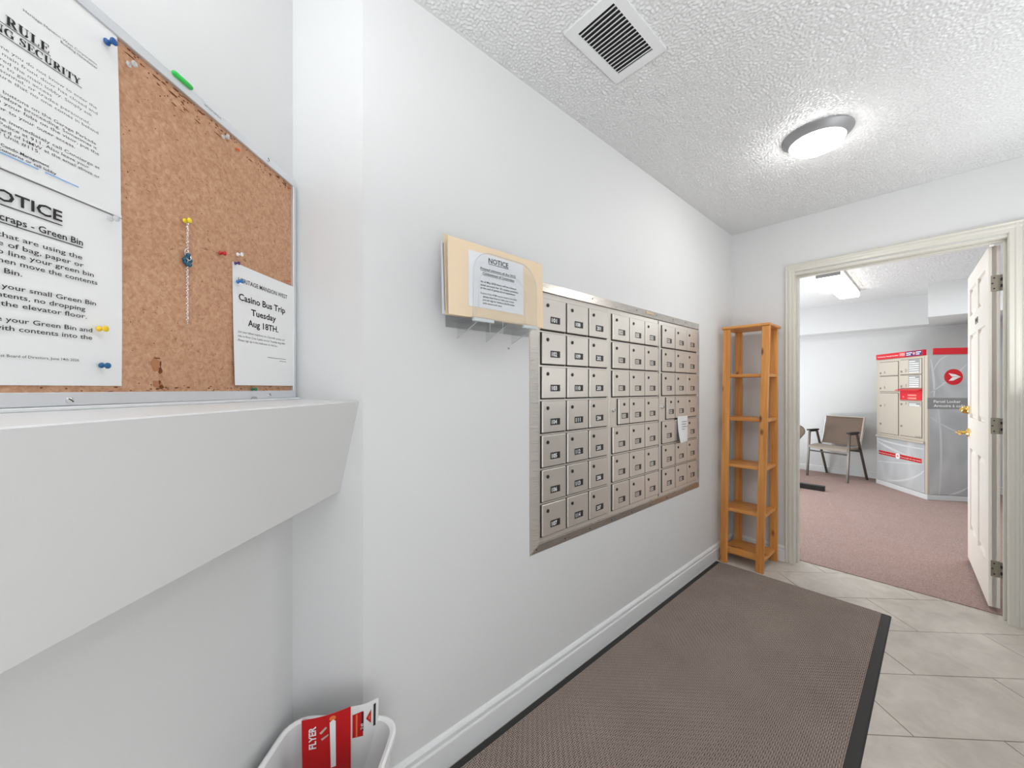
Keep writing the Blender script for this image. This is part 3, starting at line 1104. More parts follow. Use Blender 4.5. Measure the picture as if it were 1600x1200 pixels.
def serif(mb, word, xr, z, cap, xl, y):
    """hand cut roman capitals: thick stems, thin bars, slab serifs"""
    K, H = .105, .034       # half widths of thick and thin strokes

    def ar(cx, cz, rx, rz, a0, a1, n=9, w0=H, w1=K):
        out = []
        for i in range(n + 1):
            a = R(a0 + (a1 - a0) * i / n)
            c = abs(math.cos(a))
            out.append((cx + rx * math.cos(a), cz + rz * math.sin(a), w0 + (w1 - w0) * c))
        return out
    V = lambda x, a=0.0, b=1.0: [(x, a, K), (x, b, K)]
    Hh = lambda a, b, zz: [(a, zz, H), (b, zz, H)]
    sf = lambda x, zz, w=.2: [(x - w, zz, H), (x + w, zz, H)]
    tk = lambda x, a, b: [(x, a, H), (x, b, H)]
    G = {
        'I': (.50, [V(.25), sf(.25, .03), sf(.25, .97)]),
        'L': (.74, [V(.24), sf(.24, .97), Hh(.05, .68, .03), tk(.67, .03, .3)]),
        'E': (.78, [V(.24), Hh(.05, .70, .03), Hh(.05, .68, .97), Hh(.24, .52, .5), tk(.70, .03, .3), tk(.67, .72, .97), tk(.52, .36, .64)]),
        'T': (.78, [V(.39), sf(.39, .03), Hh(.05, .73, .97), tk(.06, .7, .97), tk(.72, .7, .97)]),
        'Y': (.84, [V(.42, 0, .48), sf(.42, .03), [(.16, .98, K), (.42, .46, K)], [(.70, .98, H), (.44, .46, H)], sf(.16, .97, .16), sf(.68, .97, .14)]),
        'U': (.86, [V(.22, .3, 1), tk(.66, .3, 1), sf(.22, .97, .18), sf(.66, .97, .14), ar(.44, .3, .22, .27, 180, 360)]),
        'R': (.86, [V(.24), sf(.24, .03), Hh(.05, .42, .97), Hh(.24, .42, .5), ar(.42, .735, .2, .235, -90, 90), [(.44, .5, K), (.72, .03, K)], sf(.74, .03, .1)]),
        'B': (.82, [V(.24), Hh(.05, .42, .97), Hh(.24, .44, .53), Hh(.05, .44, .03), ar(.40, .75, .2, .22, -90, 90), ar(.42, .28, .24, .25, -90, 90)]),
        'D': (.88, [V(.24), Hh(.05, .40, .97), Hh(.05, .40, .03), ar(.38, .5, .34, .47, -90, 90)]),
        'C': (.84, [ar(.46, .5, .34, .47, 52, 308, 14), tk(.70, .66, .98)]),
        'G': (.88, [ar(.46, .5, .34, .47, 52, 308, 14), tk(.70, .66, .98), V(.70, .03, .42), sf(.70, .42, .15)]),
        'N': (.90, [tk(.18, 0, 1), tk(.72, 0, 1), [(.16, .98, K), (.72, .04, K)], sf(.18, .03, .14), sf(.72, .97, .14), sf(.12, .97, .1)]),
        'S': (.66, [[(.56, .78, H), (.46, .95, H), (.30, .97, H), (.15, .86, K * .7), (.15, .70, K), (.32, .54, K), (.48, .42, K), (.52, .24, K), (.42, .07, H), (.28, .03, H), (.12, .14, H), (.09, .30, H)], tk(.57, .70, .98), tk(.08, .02, .32)]),
        ' ': (.40, []),
    }
    tot = sum(G[c][0] for c in word)
    kx = (xr - xl) / tot
    x = xl
    for c in word:
        w, st = G[c]
        for pl_ in st:
            n = len(pl_)
            vs = []
            for i, (a, b, hw) in enumerate(pl_):
                p, q = pl_[max(0, i - 1)], pl_[min(n - 1, i + 1)]
                d = Vector((q[0] - p[0], q[1] - p[1])).normalized()
                for sg in (1, -1):
                    vs.append((x + (a - d.y * hw * sg) * kx, y, z + (b + d.x * hw * sg) * cap))
            mb.add(vs, [(2 * i, 2 * i + 1, 2 * i + 3, 2 * i + 2) for i in range(n - 1)])
        x += w * kx


serif(mb, 'RULE', .497, 1.7325, .0115, .452, YS)
strip(mb, .43, .498, 1.7303, 1.7312, YS)
serif(mb, 'BUILDING SECURITY', .5335, 1.7178, .0098, .393, YS)
strip(mb, .385, .535, 1.7150, 1.7159, YS)
lines = [('Do not allow anyone you do not know to enter the', .555, 1.6985), ('building, make sure that the main front door has closed and', .556, 1.6905),
         ('no one has entered the main lobby. Simply ask', .549, 1.6825), ('them to gain access', .500, 1.6755),
         ('mail, delivery personnel, or trades personnel,', .546, 1.6685), ('delivery, to make sure that no one comes in behind', .557, 1.6615),
         ('in the top and/or buttons on the Garage Parkade', .554, 1.643), ('completely closes before proceeding. Sometimes it', .555, 1.6365),
         ('in your car. Keep with your fobs on the visor, put the', .558, 1.6295), ('stop and door to your outer access.', .527, 1.621),
         ('For security, please immediately call Concierge at', .559, 1.6085), ('the Edmonton Police at 911. Also leave your', .545, 1.6015),
         ('name for the Board of HMW at the email above or', .559, 1.5945), ('out of Unit #115.', .487, 1.5885)]
for tx, xr, z in lines:
    n = len(tx)
    L(mb, tx, xr, z, .0042, xr - n * .00345, .004, mi=1)
L(mb, 'Heritage Current Condo Management', .497, 1.5755, .0036, .405, .012)
L(mb, 'in writing with Concerns or call lobby', .505, 1.5695, .0036, .405, .01)
strip(mb, .40, .485, 1.5655, 1.5672, YS, 2)
strip(mb, .492, .531, 1.5655, 1.5672, YS, 2)
L(mb, 'Heritage Mansion West Corporation', .555, 1.766, .0034, .47, 0, mi=1)
L(mb, 'Building Newsletter', .556, 1.7605, .0034, .51, 0, mi=1)
mb.build('printed_text', [M['ink'], M['greyink'], M['blueink']], sec)

grn = thing('green_bin_notice', 'white letter headed NOTICE about food scraps and green bins pinned lower left', 'notice', nw, Bang)
MB().sheet(.378, .5935, 1.2742, 1.5530, lambda u, v: -.0142 - .0008 * math.sin(math.pi * v), 6, 8, .0005).build('sheet', M['paper'], grn, smooth=True)
YS = -.0158
mb = MB()
L(mb, 'NOTICE', .512, 1.507, .0145, .424, .02)
strip(mb, .424, .513, 1.5015, 1.5029, YS)
L(mb, 'Food Scraps - Green Bin', .537, 1.4825, .0088, .412, .016)
strip(mb, .412, .538, 1.4792, 1.4804, YS)
for tx, xr, z in [('To all those that are using the', .536, 1.4615), ('bins: any type of bag, paper or', .538, 1.4505), ('box is used to line your green bin', .551, 1.4400),
                  ('please and then move the contents', .556, 1.4292), ('into the Green Bin.', .469, 1.4165), ('Please carry your small Green Bin', .554, 1.3970),
                  ('with the contents, no dropping', .540, 1.3858), ('of food over the elevator floor.', .542, 1.3748), ('Do not use bags to line your Green Bin and', .549, 1.3552),
                  ('do not smear with contents into the', .549, 1.3440), ('bin.', .40, 1.333)]:
    L(mb, tx, xr, z, .0064, xr - len(tx) * .00505, .008)
L(mb, 'Heritage Mansion West Board of Directors, June 14th 2026', .532, 1.3100, .0036, .40, .004)
strip(mb, .379, .593, 1.5464, 1.5473, YS)
mb.build('printed_text', M['ink'], grn)

cas = thing('casino_trip_flyer', 'white flyer announcing a casino bus trip at the lower right of the board', 'flyer', nw, Bang)
MB().sheet(.8265, 1.0405, 1.2775, 1.5555, lambda u, v: -.0140 - .006 * (1 - u) * (1 - v) ** 1.5 - .004 * u ** 3, 10, 10, .0005).build('sheet', M['paper'], cas, smooth=True)
cy = lambda X, Z: -.0145 - .006 * (1 - (X - .8265) / .214) * max(0, 1 - (Z - 1.2775) / .278) ** 1.5 - .004 * max(0, (X - .8265) / .214) ** 3
mb = MB()
text(mb, 'HERITAGE MANSION WEST', .843, 1.5150, .0102, 0, x1=1.015, bold=.008, yf=cy)
text(mb, 'Casino Bus Trip', .843, 1.4735, .0155, 0, x1=1.006, bold=.02, yf=cy)
text(mb, 'Tuesday', .882, 1.4450, .0150, 0, x1=.970, bold=.02, yf=cy)
text(mb, 'Aug 18TH.', .871, 1.4180, .0150, 0, x1=.979, bold=.02, yf=cy)
for tx, a, b, z in (('Join your fellow neighbors on a bus with pickup and', .839, 1.003, 1.3985), ('ride to River Cree Casino on our Tuesday Aug 18th', .839, 1.005, 1.3885),
                    ('Please sign up in the mailroom to ride bus', .839, .975, 1.379)):
    text(mb, tx, a, z, .0048, 0, x1=b, yf=cy, mi=1)
mb.add([(x, cy(x, z), z) for x, z in ((.937, 1.3485), (1.009, 1.3485), (1.009, 1.3495), (.937, 1.3495))], [(0, 1, 2, 3)])
mb.add([(x, cy(x, z), z) for x, z in ((.983, 1.342), (1.009, 1.342), (1.009, 1.343), (.983, 1.343))], [(0, 1, 2, 3)])
mb.build('printed_text', [M['ink'], M['greyink']], cas)


# --- push pins
def pin(label, mname, s, z, base=-.013, yaw=0, pitch=0, sc_=.86, group=None):
    t = thing('push_pin', label, 'push pin', nw, Bang, group or 'push pins on the notice board')
    mt = Matrix.Translation((s, base, z)) @ Matrix.Rotation(R(90 + pitch), 4, 'X') @ Matrix.Rotation(R(yaw), 4, 'Y') @ Matrix.Scale(sc_, 4)
    pr = [(.0010, .0035), (.0048, .0040), (.0052, .0052), (.0046, .0062), (.0030, .0072), (.0026, .0100), (.0030, .0128), (.0044, .0145), (.0054, .0158), (.0054, .0172), (.0046, .0180)]
    MB().lathe(pr, 14, mtx=mt).build('pin_head', M[mname], t, smooth=True, angle=60)
    MB().lathe([(.0003, -.004), (.0006, -.002), (.0006, .005)], 6, mtx=mt).build('needle', M['chrome'], t)
    return t


pin('dark blue push pin at the top right corner of the security letter', 'pin_navy', .566, 1.812, -.016, sc_=1.0)
pin('clear push pin by the top rail just right of the security letter', 'clearpin', .602, 1.808)
pin('clear push pin by the top rail right of the green pen cap', 'clearpin', .797, 1.816, sc_=.9)
pin('clear push pin where the two left-hand letters meet', 'clearpin', .571, 1.538, -.0165)
pin('golden yellow push pin low on the green bin letter', 'pin_yellow', .556, 1.362, -.015, yaw=5)
pin('teal blue push pin at the bottom of the green bin letter', 'pin_blue', .560, 1.306, -.015, pitch=3)
pin('lemon yellow push pin holding the hanging chain', 'pin_yellow2', .705, 1.5935, yaw=-3)
pin('red push pin right of the hanging chain', 'pin_red', .789, 1.5615, pitch=6)
pin('white push pin just above the casino flyer', 'pin_white', .838, 1.575)
pin('purple push pin at the top left corner of the casino flyer', 'pin_purple', .830, 1.5525, -.0145, sc_=.72)
pin('sky blue push pin below the purple one on the casino flyer', 'pin_sky', .836, 1.512, -.0145, pitch=-6)
pin('green push pin along the bottom rail under the casino flyer', 'pin_green', .885, 1.268, sc_=.75)


def flagbit(label, s, z, rx, rz, cat='pin'):
    mb = MB()
    blob(s, z, rx, rz, -.0165, 9, mb=mb)
    blob(s + rx * .5, z + rz * .3, rx * .5, rz * .8, -.0185, 7, mb=mb)
    mb.tube([(s, -.0128, z), (s, -.0165, z)], .0008, 6)
    o = mb.build('broken_pin', M['pin_orange'])
    o.location = nw
    o.rotation_euler = (0, 0, Bang)
    tag(o, label, cat)


flagbit('broken orange red pin head under the top rail', .838, 1.8145, .007, .0032)
flagbit('broken orange pin head in the upper right board corner', 1.026, 1.8245, .006, .0025)
flagbit('broken orange pin head beside the right rail above the flyer', 1.021, 1.5655, .007, .0022)

gc = thing('pen_cap', 'green pen cap lying along the top rail of the notice board', 'pen cap', (W0.x, W0.y, 0), Bang)
MB().tube([(.676, -.0205, 1.8575), (.679, -.0205, 1.8575), (.714, -.0205, 1.8575), (.717, -.0205, 1.8575)], [.0022, .0048, .0048, .0028], 12).build('cap', M['marker'], gc, smooth=True)
MB().box(.684, .71, -.019, -.012, 1.8605, 1.8628).build('clip', M['marker'], gc, bevel=.0005)

# hanging chain
chn = thing('hanging_chain', 'thin silver chain with dark teal charm hanging from the yellow pin', 'chain', nw, Bang)
mb = MB()
zz = 1.592
k = 0
while zz > 1.398:
    mt = Matrix.Translation((.7085 + .0006 * math.sin(k * 1.7), -.0185, zz)) @ Matrix.Rotation(R(90 * (k % 2)), 4, 'Z') @ Matrix.Rotation(R(90), 4, 'X')
    pts = [mt @ Vector((.0014 * math.cos(a), .0022 * math.sin(a), 0)) for a in [2 * math.pi * q / 7 for q in range(8)]]
    mb.tube(pts, .0006, 4)
    zz -= .0031
    k += 1
lk = mb.build('chain_links', M['chrome'], chn)
tag(lk, kind='stuff')
for z, r in ((1.413, .0016), (1.396, .0017), (1.390, .0012)):
    MB().lathe([(r * .3, -r), (r, -r * .4), (r, r * .4), (r * .3, r)], 10, mtx=Matrix.Translation((.7085, -.0185, z))).build('bead', M['chrome'], chn, smooth=True)
mb = MB()
for q in range(12):
    a = R(30 * q)
    mb.lathe([(.001, -.004), (.0038, -.0012), (.003, .0022), (.0008, .004)], 7, mtx=Matrix.Translation((.7085 + .0052 * math.cos(a) * random.uniform(.5, 1.3), -.0195 + .0025 * math.sin(a * 2.3), 1.519 + .010 * math.sin(a))) @ Matrix.Rotation(random.uniform(0, 3), 4, 'X'))
mb.build('charm', M['teal'], chn)
mb = MB()
mb.tube([(.706 + .004 * math.cos(R(q * 30)), -.0195, 1.5325 + .0065 * math.sin(R(q * 30))) for q in range(13)], .0009, 6)
mb.tube([(.7085 + .005 * math.cos(R(q * 30)), -.021, 1.524 + .006 * math.sin(R(q * 30))) for q in range(13)], .0009, 6)
mb.build('clasp_ring', M['chrome'], chn)

# ------------------------------------------------------------------ bin with flyers in the niche
Fv = Vector((-math.sin(R(48.2)), math.cos(R(48.2))))
Rv = Vector((math.cos(R(48.2)), math.sin(R(48.2))))


def plan(depth, lat):
    return Vector((1.11, 0)) + Fv * depth + Rv * lat


bc = plan(.90, -.455)
binn = thing('waste_bin', 'white rounded plastic bin standing in the niche below the ledge', 'bin', (bc.x, bc.y, 0), R(48.2))


def rrect(hx, hy, r, z, n=6):
    p = []
    for cx, cy, a0 in ((hx - r, hy - r, 0), (-hx + r, hy - r, 90), (-hx + r, -hy + r, 180), (hx - r, -hy + r, 270)):
        for k in range(n + 1):
            a = R(a0 + 90 * k / n)
            p.append((cx + r * math.cos(a), cy + r * math.sin(a), z))
    return p


rings = [rrect(.115, .115, .04, 0), rrect(.140, .143, .05, .350), rrect(.150, .153, .06, .354), rrect(.150, .153, .06, .368), rrect(.144, .147, .055, .371), rrect(.136, .139, .05, .366), rrect(.112, .112, .04, .006)]
mb = MB()
n = len(rings[0])
vs = [p for r in rings for p in r]
fs = [(i * n + k, i * n + (k + 1) % n, (i + 1) * n + (k + 1) % n, (i + 1) * n + k) for i in range(len(rings) - 1) for k in range(n)]
fs += [tuple(range(n))[::-1], tuple(range((len(rings) - 1) * n, len(rings) * n))]
mb.add(vs, fs)
mb.build('bin_body', M['white'], binn, smooth=True, angle=50)


def flyer(label, p0, p1, ztop, hgt, m0, tilt, deco, group='flyers standing in the white bin'):
    d = p1 - p0
    w = d.length
    t = thing('flyer', label, 'flyer', (p0.x, p0.y, 0), math.atan2(d.y, d.x), group)
    z0 = ztop - hgt
    fy = lambda u, v: -tilt * (v - 1) * hgt - .006 * math.sin(math.pi * u)
    MB().sheet(0, w, z0, ztop, fy, 6, 6, .0008).build('sheet', m0, t, smooth=True)
    mb = MB()
    mats = deco(mb, w, z0, ztop, lambda X, Z: fy(X / w, (Z - z0) / hgt) - .0012)
    mb.build('printed_text', mats, t)
    return t


def quad(mb, f, pts, mi):
    mb.add([(x, f(x, z), z) for x, z in pts], [tuple(range(len(pts)))], mi)


def deco1(mb, w, z0, zt, f):
    text(mb, 'FLYER', .032, zt - .083, .016, 0, bold=.03, mi=0, yf=f, rot=1)
    quad(mb, f, [(.064, zt - .022), (.072, zt - .016), (.078, zt - .022), (.078, zt - .15), (.066, zt - .15)], 0)
    quad(mb, f, [(.071 + .008 * math.cos(R(a)), zt - .012 + .007 * math.sin(R(a))) for a in range(0, 360, 36)], 1)
    quad(mb, f, [(.04, zt - .043), (.055, zt - .030), (.058, zt - .034), (.044, zt - .048)], 2)
    quad(mb, f, [(.044, zt - .060), (.061, zt - .052), (.061, zt - .056), (.046, zt - .066)], 2)
    return [M['whiteink'], M['orangeprint'], M['cream']]


def deco2(mb, w, z0, zt, f):
    quad(mb, f, [(.004, zt - .024), (.030, zt - .018), (.030, zt - .09), (.004, zt - .09)], 0)
    quad(mb, f, [(.012, zt - .024), (.016, zt - .024), (.016, zt - .09), (.012, zt - .09)], 2)
    quad(mb, f, [(.026, zt - .021), (.031, zt - .020), (.031, zt - .075), (.026, zt - .075)], 1)
    text(mb, 'D 63', .030, zt - .07, .006, 0, bold=.02, mi=3, yf=f, rot=1)
    quad(mb, f, [(.037, zt - .044), (.050, zt - .022), (.050, zt - .062)], 0)
    quad(mb, f, [(.043, zt - .044), (.047, zt - .036), (.047, zt - .052)], 2)
    quad(mb, f, [(.056, zt - .012), (.062, zt - .010), (.062, zt - .075), (.056, zt - .075)], 1)
    return [M['redprint'], M['ink'], M['orangeprint'], M['whiteink']]


flyer('red flyer with white letters sticking out of the white bin', plan(.957, -.528), plan(1.0, -.423), .436, .24, M['redprint'], .10, deco1)
flyer('white flyer with red and black boxes behind the red flyer', plan(1.004, -.424), plan(1.035, -.362), .432, .24, M['paper'], .10, deco2)
flyer('plain pale flyer lying furthest back in the white bin', plan(1.0, -.55), plan(1.012, -.44), .405, .22, M['paperblue'], .12, lambda mb, w, z0, zt, f: (quad(mb, f, [(.03, zt - .05), (.08, zt - .05), (.08, zt - .06), (.03, zt - .06)], 0), [M['greyink']])[1])

# ------------------------------------------------------------------ entrance mat
mt = thing('entrance_mat', 'dark brown woven entrance mat with black rubber edge under the mailboxes', 'mat', (0, 0, 0))
mx0, mx1, my0, my1 = .018, .936, .45, 2.985
mb = MB().prism([(mx0, 0), (mx1, 0), (mx1 - .006, .004), (mx0 + .004, .004)], my0, my1, 'xzy')
mb.build('rubber_border', M['rubber'], mt)
MB().box(mx0 + .030, mx1 - .040, my0 + .02, my1 - .004, .004, .0085).build('pile', M['matpile'], mt, bevel=.002)

# ------------------------------------------------------------------ pine shelf tower
sh = thing('shelf_tower', 'narrow open pine shelf tower standing in the corner beside the doorway', 'shelf', (0, 0, 0))
LX, RX = .036, .312


def post(xb, xt, yb, yt, zt=1.705):
    w, d = .048, .02
    vs = [(xb, yb, 0), (xb + w, yb, 0), (xb + w, yb + d, 0), (xb, yb + d, 0), (xt, yt, zt), (xt + w, yt, zt), (xt + w, yt + d, zt), (xt, yt + d, zt)]
    MB().add(vs, [(3, 2, 1, 0), (4, 5, 6, 7), (0, 1, 5, 4), (1, 2, 6, 5), (2, 3, 7, 6), (3, 0, 4, 7)]).build('post', M['pine_z'], sh, bevel=.002)


FY0, FY1, BY = 3.012, 3.062, 3.325
post(LX, LX + .006, FY0, FY1)
post(RX - .048, RX - .020, FY0, FY1)
post(LX + .004, LX + .008, BY - .02, BY - .02)
post(RX - .036, RX - .036, BY - .02, BY - .02)
for zt in (.092, .396, .720, 1.058, 1.374):
    k = zt / 1.7
    MB().box(LX + .002 + .006 * k, RX - .002 + .014 * k, FY0 + (FY1 - FY0) * k + .0205, BY - .021, zt - .022, zt).build('shelf_board', M['pine_x'], sh, bevel=.002)
MB().box(LX - .002, RX + .032, FY1 - .008, BY, 1.705, 1.724).build('top_board', M['pine_x'], sh, bevel=.004)

# ------------------------------------------------------------------ ceiling lamp and vent
lp = thing('ceiling_light', 'round flush ceiling light with pewter ring and glowing white dome', 'ceiling light', (.716, 2.335, CE))
MB().lathe([(.139, 0), (.140, -.003), (.1385, -.006), (.134, -.008), (.112, -.037), (.108, -.038), (.106, -.034), (.104, -.004)], 64, cap=False).build('ring', M['pewter'], lp, smooth=True, angle=30)
MB().lathe([(.1085, -.0365), (.104, -.048), (.092, -.060), (.07, -.071), (.04, -.078), (.012, -.080), (.002, -.080)], 48, cap=True).build('glass_dome', M['dome'], lp, smooth=True, angle=80)

vt = thing('air_vent', 'white louvred air vent in the ceiling near the mailbox wall', 'vent', (0, 0, CE))
vx0, vx1, vy0, vy1 = .281, .424, 1.045, 1.296
ox0, ox1, oy0_, oy1_ = .248, .457, 1.01, 1.331
for a in ((ox0, vx0, oy0_, oy1_), (vx1, ox1, oy0_, oy1_), (vx0, vx1, oy0_, vy0), (vx0, vx1, vy1, oy1_)):
    MB().box(a[0], a[1], a[2], a[3], -.010, 0).build('frame_rail', M['trimw'], vt)
MB().box(vx0, vx1, vy0, vy1, -.0052, -.0005).build('duct_shade_plate', M['dark'], vt)  # flat dark plate; the duct's inner shade is put into its colour
yy = vy0 + .012
rot = Matrix.Rotation(R(24), 3, 'X')
while yy < vy1 - .004:
    MB().box(vx0, vx1, yy - .0034, yy + .0034, -.0096, -.0084, rot=rot, org=(0, yy, -.009)).build('slat', M['trimw'], vt)
    yy += .0163

# ------------------------------------------------------------------ lounge: fluorescent lamp
fl = thing('fluorescent_light', 'long glowing fluorescent ceiling light in the room beyond the doorway', 'ceiling light', (.385, 5.49, CE2))
MB().box(-.094, .094, -.68, .68, -.03, 0).build('housing', M['white'], fl, bevel=.003)
MB().prism([(-.092, -.030), (-.092, -.084), (-.088, -.09), (.088, -.09), (.092, -.084), (.092, -.030)], -.668, .668, 'xzy').build('lens', M['tube'], fl)
for s in (-1, 1):
    MB().box(-.096, .096, min(s * .668, s * .682), max(s * .668, s * .682), -.092, -.0005).build('end_cap', M['lockgrey'], fl, bevel=.002)

# ------------------------------------------------------------------ parcel locker
la = math.atan2(-.806, .592)
lc = thing('parcel_locker', 'tall cream and grey parcel locker with red header against the back wall', 'locker', (.557, 7.038, .004), la)
# local x along the door front (0 to .789), y into the body (0 to .49), outward = -y
LWd, LD = .789, .38
MB().box(0, LWd, 0, LD, .062, 1.645).build('cabinet', M['cream'], lc, bevel=.004)
MB().box(-.004, LWd + .004, -.006, LD, 0, .060).build('plinth', M['kick'], lc, bevel=.004)
mb = MB().box(0, .738, -.006, .03, 1.647, 1.714)
hd = mb.build('header_sign', [M['red']], lc, bevel=.002)
mb = MB()
mb.box(.489, .73, -.0075, -.006, 1.653, 1.708, 0)
text(mb, 'Welcome Parcel Locker', .03, 1.672, .013, -.0085, x1=.386, mi=1, bold=.02)
mb.box(.40, .48, -.0075, -.006, 1.664, 1.70, 2)
for a, b in ((.505, .59), (.645, .715)):
    mb.box(a, b, -.0085, -.0075, 1.686, 1.696, 1)
    mb.box(a, b - .02, -.0085, -.0075, 1.664, 1.674, 1)
mb.lathe([(.017, 0), (.017, .0015)], 14, 2, Matrix.Translation((.617, -.0075, 1.68)) @ Matrix.Rotation(R(90), 4, 'X'))
mb.build('printed_text', [M['navy'], M['whiteink'], M['redlight']], hd)
# main locker face frame and doors
face = MB().box(.036, .752, -.006, 0, .655, 1.635).build('door_frame', M['cream'], lc, bevel=.003)


def ldoor(x0, x1, z0, z1, letter, kx, kz, tx, tz, extra=None):
    d = MB().box(x0 + .003, x1 - .003, -.012, -.0066, z0 + .003, z1 - .003).build('locker_door', M['cream2'], lc, bevel=.0015)
    MB().box(x0 - .0015, x1 + .0015, -.0066, -.006, z0 - .0015, z1 + .0015).build('door_gap', M['lock'], lc)
    for z in kz:
        MB().lathe([(.013, 0), (.013, .004), (.008, .007)], 14, mtx=Matrix.Translation((kx, -.012, z)) @ Matrix.Rotation(R(90), 4, 'X')).build('lock', M['nickel'], d, smooth=True)
    mb = MB()
    if letter:
        text(mb, letter, tx, tz, .034, -.0128, bold=.0, align='C')
    mb.build('letter', M['greyink'], d)
    if extra:
        x_0, x_1, za, zb_, rows = extra
        mb = MB().box(x_0, x_1, -.0132, -.012, za, zb_, 0)
        for k in range(rows):
            zz = zb_ - .022 - k * (zb_ - za - .03) / max(1, rows - 1 + .001)
            mb.box(x_0 + .012, x_1 - .012 - (.05 if k == 0 else 0), -.0138, -.0132, zz - .006, zz + .004, 1)
        mb.build('instruction_label', [M['lockgrey'], M['whiteink']], d)


ldoor(.071, .385, 1.43, 1.606, 'A', .093, [1.466], .165, 1.458)
ldoor(.071, .385, 1.225, 1.422, 'B', .093, [1.268], .165, 1.262)
ldoor(.071, .385, .684, 1.208, 'C', .093, [1.04, .806], .165, 1.032)
ldoor(.414, .73, 1.435, 1.615, 'D', .438, [1.472], .51, 1.465, (.543, .705, 1.452, 1.609, 6))
ldoor(.414, .73, 1.268, 1.428, 'E', .438, [1.292], .51, 1.285, (.543, .705, 1.282, 1.42, 6))
ldoor(.414, .73, .69, 1.118, 'F', .438, [1.075, .808], .51, 1.066, (.543, .718, 1.058, 1.105, 2))
sl = MB().box(.414, .73, -.014, -.006, 1.127, 1.262).build('letter_slot', M['red'], lc, bevel=.002)
MB().prism([(-.014, 1.262), (-.060, 1.245), (-.062, 1.238), (-.014, 1.244)], .400, .735, 'yzx').build('slot_hood', M['red'], sl, bevel=.001)
mb = MB()
for z in (1.185, 1.15):
    mb.box(.535, .66, -.0150, -.014, z - .009, z + .009)
mb.lathe([(.010, 0), (.010, .001)], 12, 0, Matrix.Translation((.47, -.014, 1.165)) @ Matrix.Rotation(R(90), 4, 'X'))
mb.build('slot_print', M['redlight'], sl)
MB().box(.015, .762, -.022, -.004, .632, .655).build('sill_strip', M['cream'], lc, bevel=.003)
mb = MB()
text(mb, 'Canada', .642, .697, .018, -.0126, x1=.722, mi=0)
mb.build('word_mark', M['greyink'], lc)
MB().box(.012, .757, -.004, 0, .066, .630).build('lower_wrap', M['wrap'], lc)


def swoosh(pts, w0, y, name, rotf=None):
    mb = MB()
    n = len(pts)
    vs = []
    for i, (x, z) in enumerate(pts):
        a = pts[max(0, i - 1)]
        b = pts[min(n - 1, i + 1)]
        d = Vector((b[0] - a[0], b[1] - a[1])).normalized()
        w = w0 * (0.35 + .65 * math.sin(math.pi * (i + .5) / n))
        vs += [(x - d.y * w, y, z + d.x * w), (x + d.y * w, y, z - d.x * w)]
    mb.add(vs, [(2 * i, 2 * i + 1, 2 * i + 3, 2 * i + 2) for i in range(n - 1)])
    return mb


def bez(a, b, c, n=14):
    return [((1 - t) ** 2 * a[0] + 2 * t * (1 - t) * b[0] + t * t * c[0], (1 - t) ** 2 * a[1] + 2 * t * (1 - t) * b[1] + t * t * c[1]) for t in [i / n for i in range(n + 1)]]


for P_, w in ((bez((.02, .60), (.3, .56), (.75, .57)), .010), (bez((.02, .57), (.2, .50), (.5, .46)), .014), (bez((.2, .09), (.55, .13), (.75, .32)), .012), (bez((.02, .30), (.4, .34), (.75, .40)), .006)):
    swoosh(P_, w, -.0046, '').build('swoosh', M['swoosh'], lc)
mb = MB().box(.05, .335, -.0052, -.004, .400, .452, 0).box(.40, .72, -.0052, -.004, .400, .452, 0)
text(mb, 'Parcel pick up made easy', .06, .418, .014, -.0056, x1=.325, mi=1)
text(mb, 'Ramassage de colis facile', .41, .418, .014, -.0056, x1=.71, mi=1)
mb.lathe([(.036, 0), (.036, .0012)], 20, 1, Matrix.Translation((.367, -.004, .426)) @ Matrix.Rotation(R(90), 4, 'X'))
mb.lathe([(.016, 0), (.016, .0006)], 16, 2, Matrix.Translation((.367, -.0052, .426)) @ Matrix.Rotation(R(90), 4, 'X'))
mb.build('red_strip', [M['redprint'], M['whiteink'], M['redlight']], lc)
# logo side: x = LWd plane; build in its own empty so lettering can face +x
def side(mb, name, mats, **kw):
    # local (x along side, y outward negative, z) -> (LWd - y, x, z)
    mb.v = [(LWd - p[1], p[0], p[2]) for p in mb.v]
    return mb.build(name, mats, lc, **kw)


side(MB().box(.022, LD, -.003, 0, .066, 1.640), 'side_wrap', M['wrap'])
side(MB().box(.058, LD, -.008, .01, 1.650, 1.722), 'side_header', M['red'], bevel=.002)
for P_, w in ((bez((.05, 1.45), (.10, 1.62), (.20, 1.635)), .006), (bez((.03, 1.22), (.2, 1.35), (.37, 1.54)), .009), (bez((.03, 1.60), (.07, 1.35), (.06, 1.17)), .012),
              (bez((.11, .07), (.15, .6), (.10, 1.03)), .010), (bez((.03, .94), (.2, .8), (.37, .74)), .007), (bez((.2, .07), (.3, .1), (.37, .16)), .010)):
    side(swoosh(P_, w, -.0035, ''), 'swoosh', M['swoosh'])
side(MB().box(.0, LD, -.0045, -.002, 1.035, 1.160), 'title_band', M['band'])
mb = MB()
text(mb, 'Parcel Locker', .056, 1.105, .030, -.0052, x1=.308, bold=.02)
text(mb, 'Armoire à colis', .056, 1.056, .030, -.0052, x1=.348, bold=.02)
side(mb, 'title_text', M['whiteink'])
mb = MB()
ell = [(.242 + .086 * math.cos(R(a)), 1.395 + .089 * math.sin(R(a))) for a in range(0, 360, 10)]
mb.prism(ell, -.0052, -.003, 'xzy', 0)
wing = [(-.048, .043), (.020, .028), (.066, 0), (.050, -.006), (-.004, -.040), (-.046, -.043), (-.020, -.012), (-.010, -.004), (-.022, .010)]
mb.prism([(.242 + a, 1.395 + b) for a, b in wing], -.0058, -.0052, 'xzy', 1)
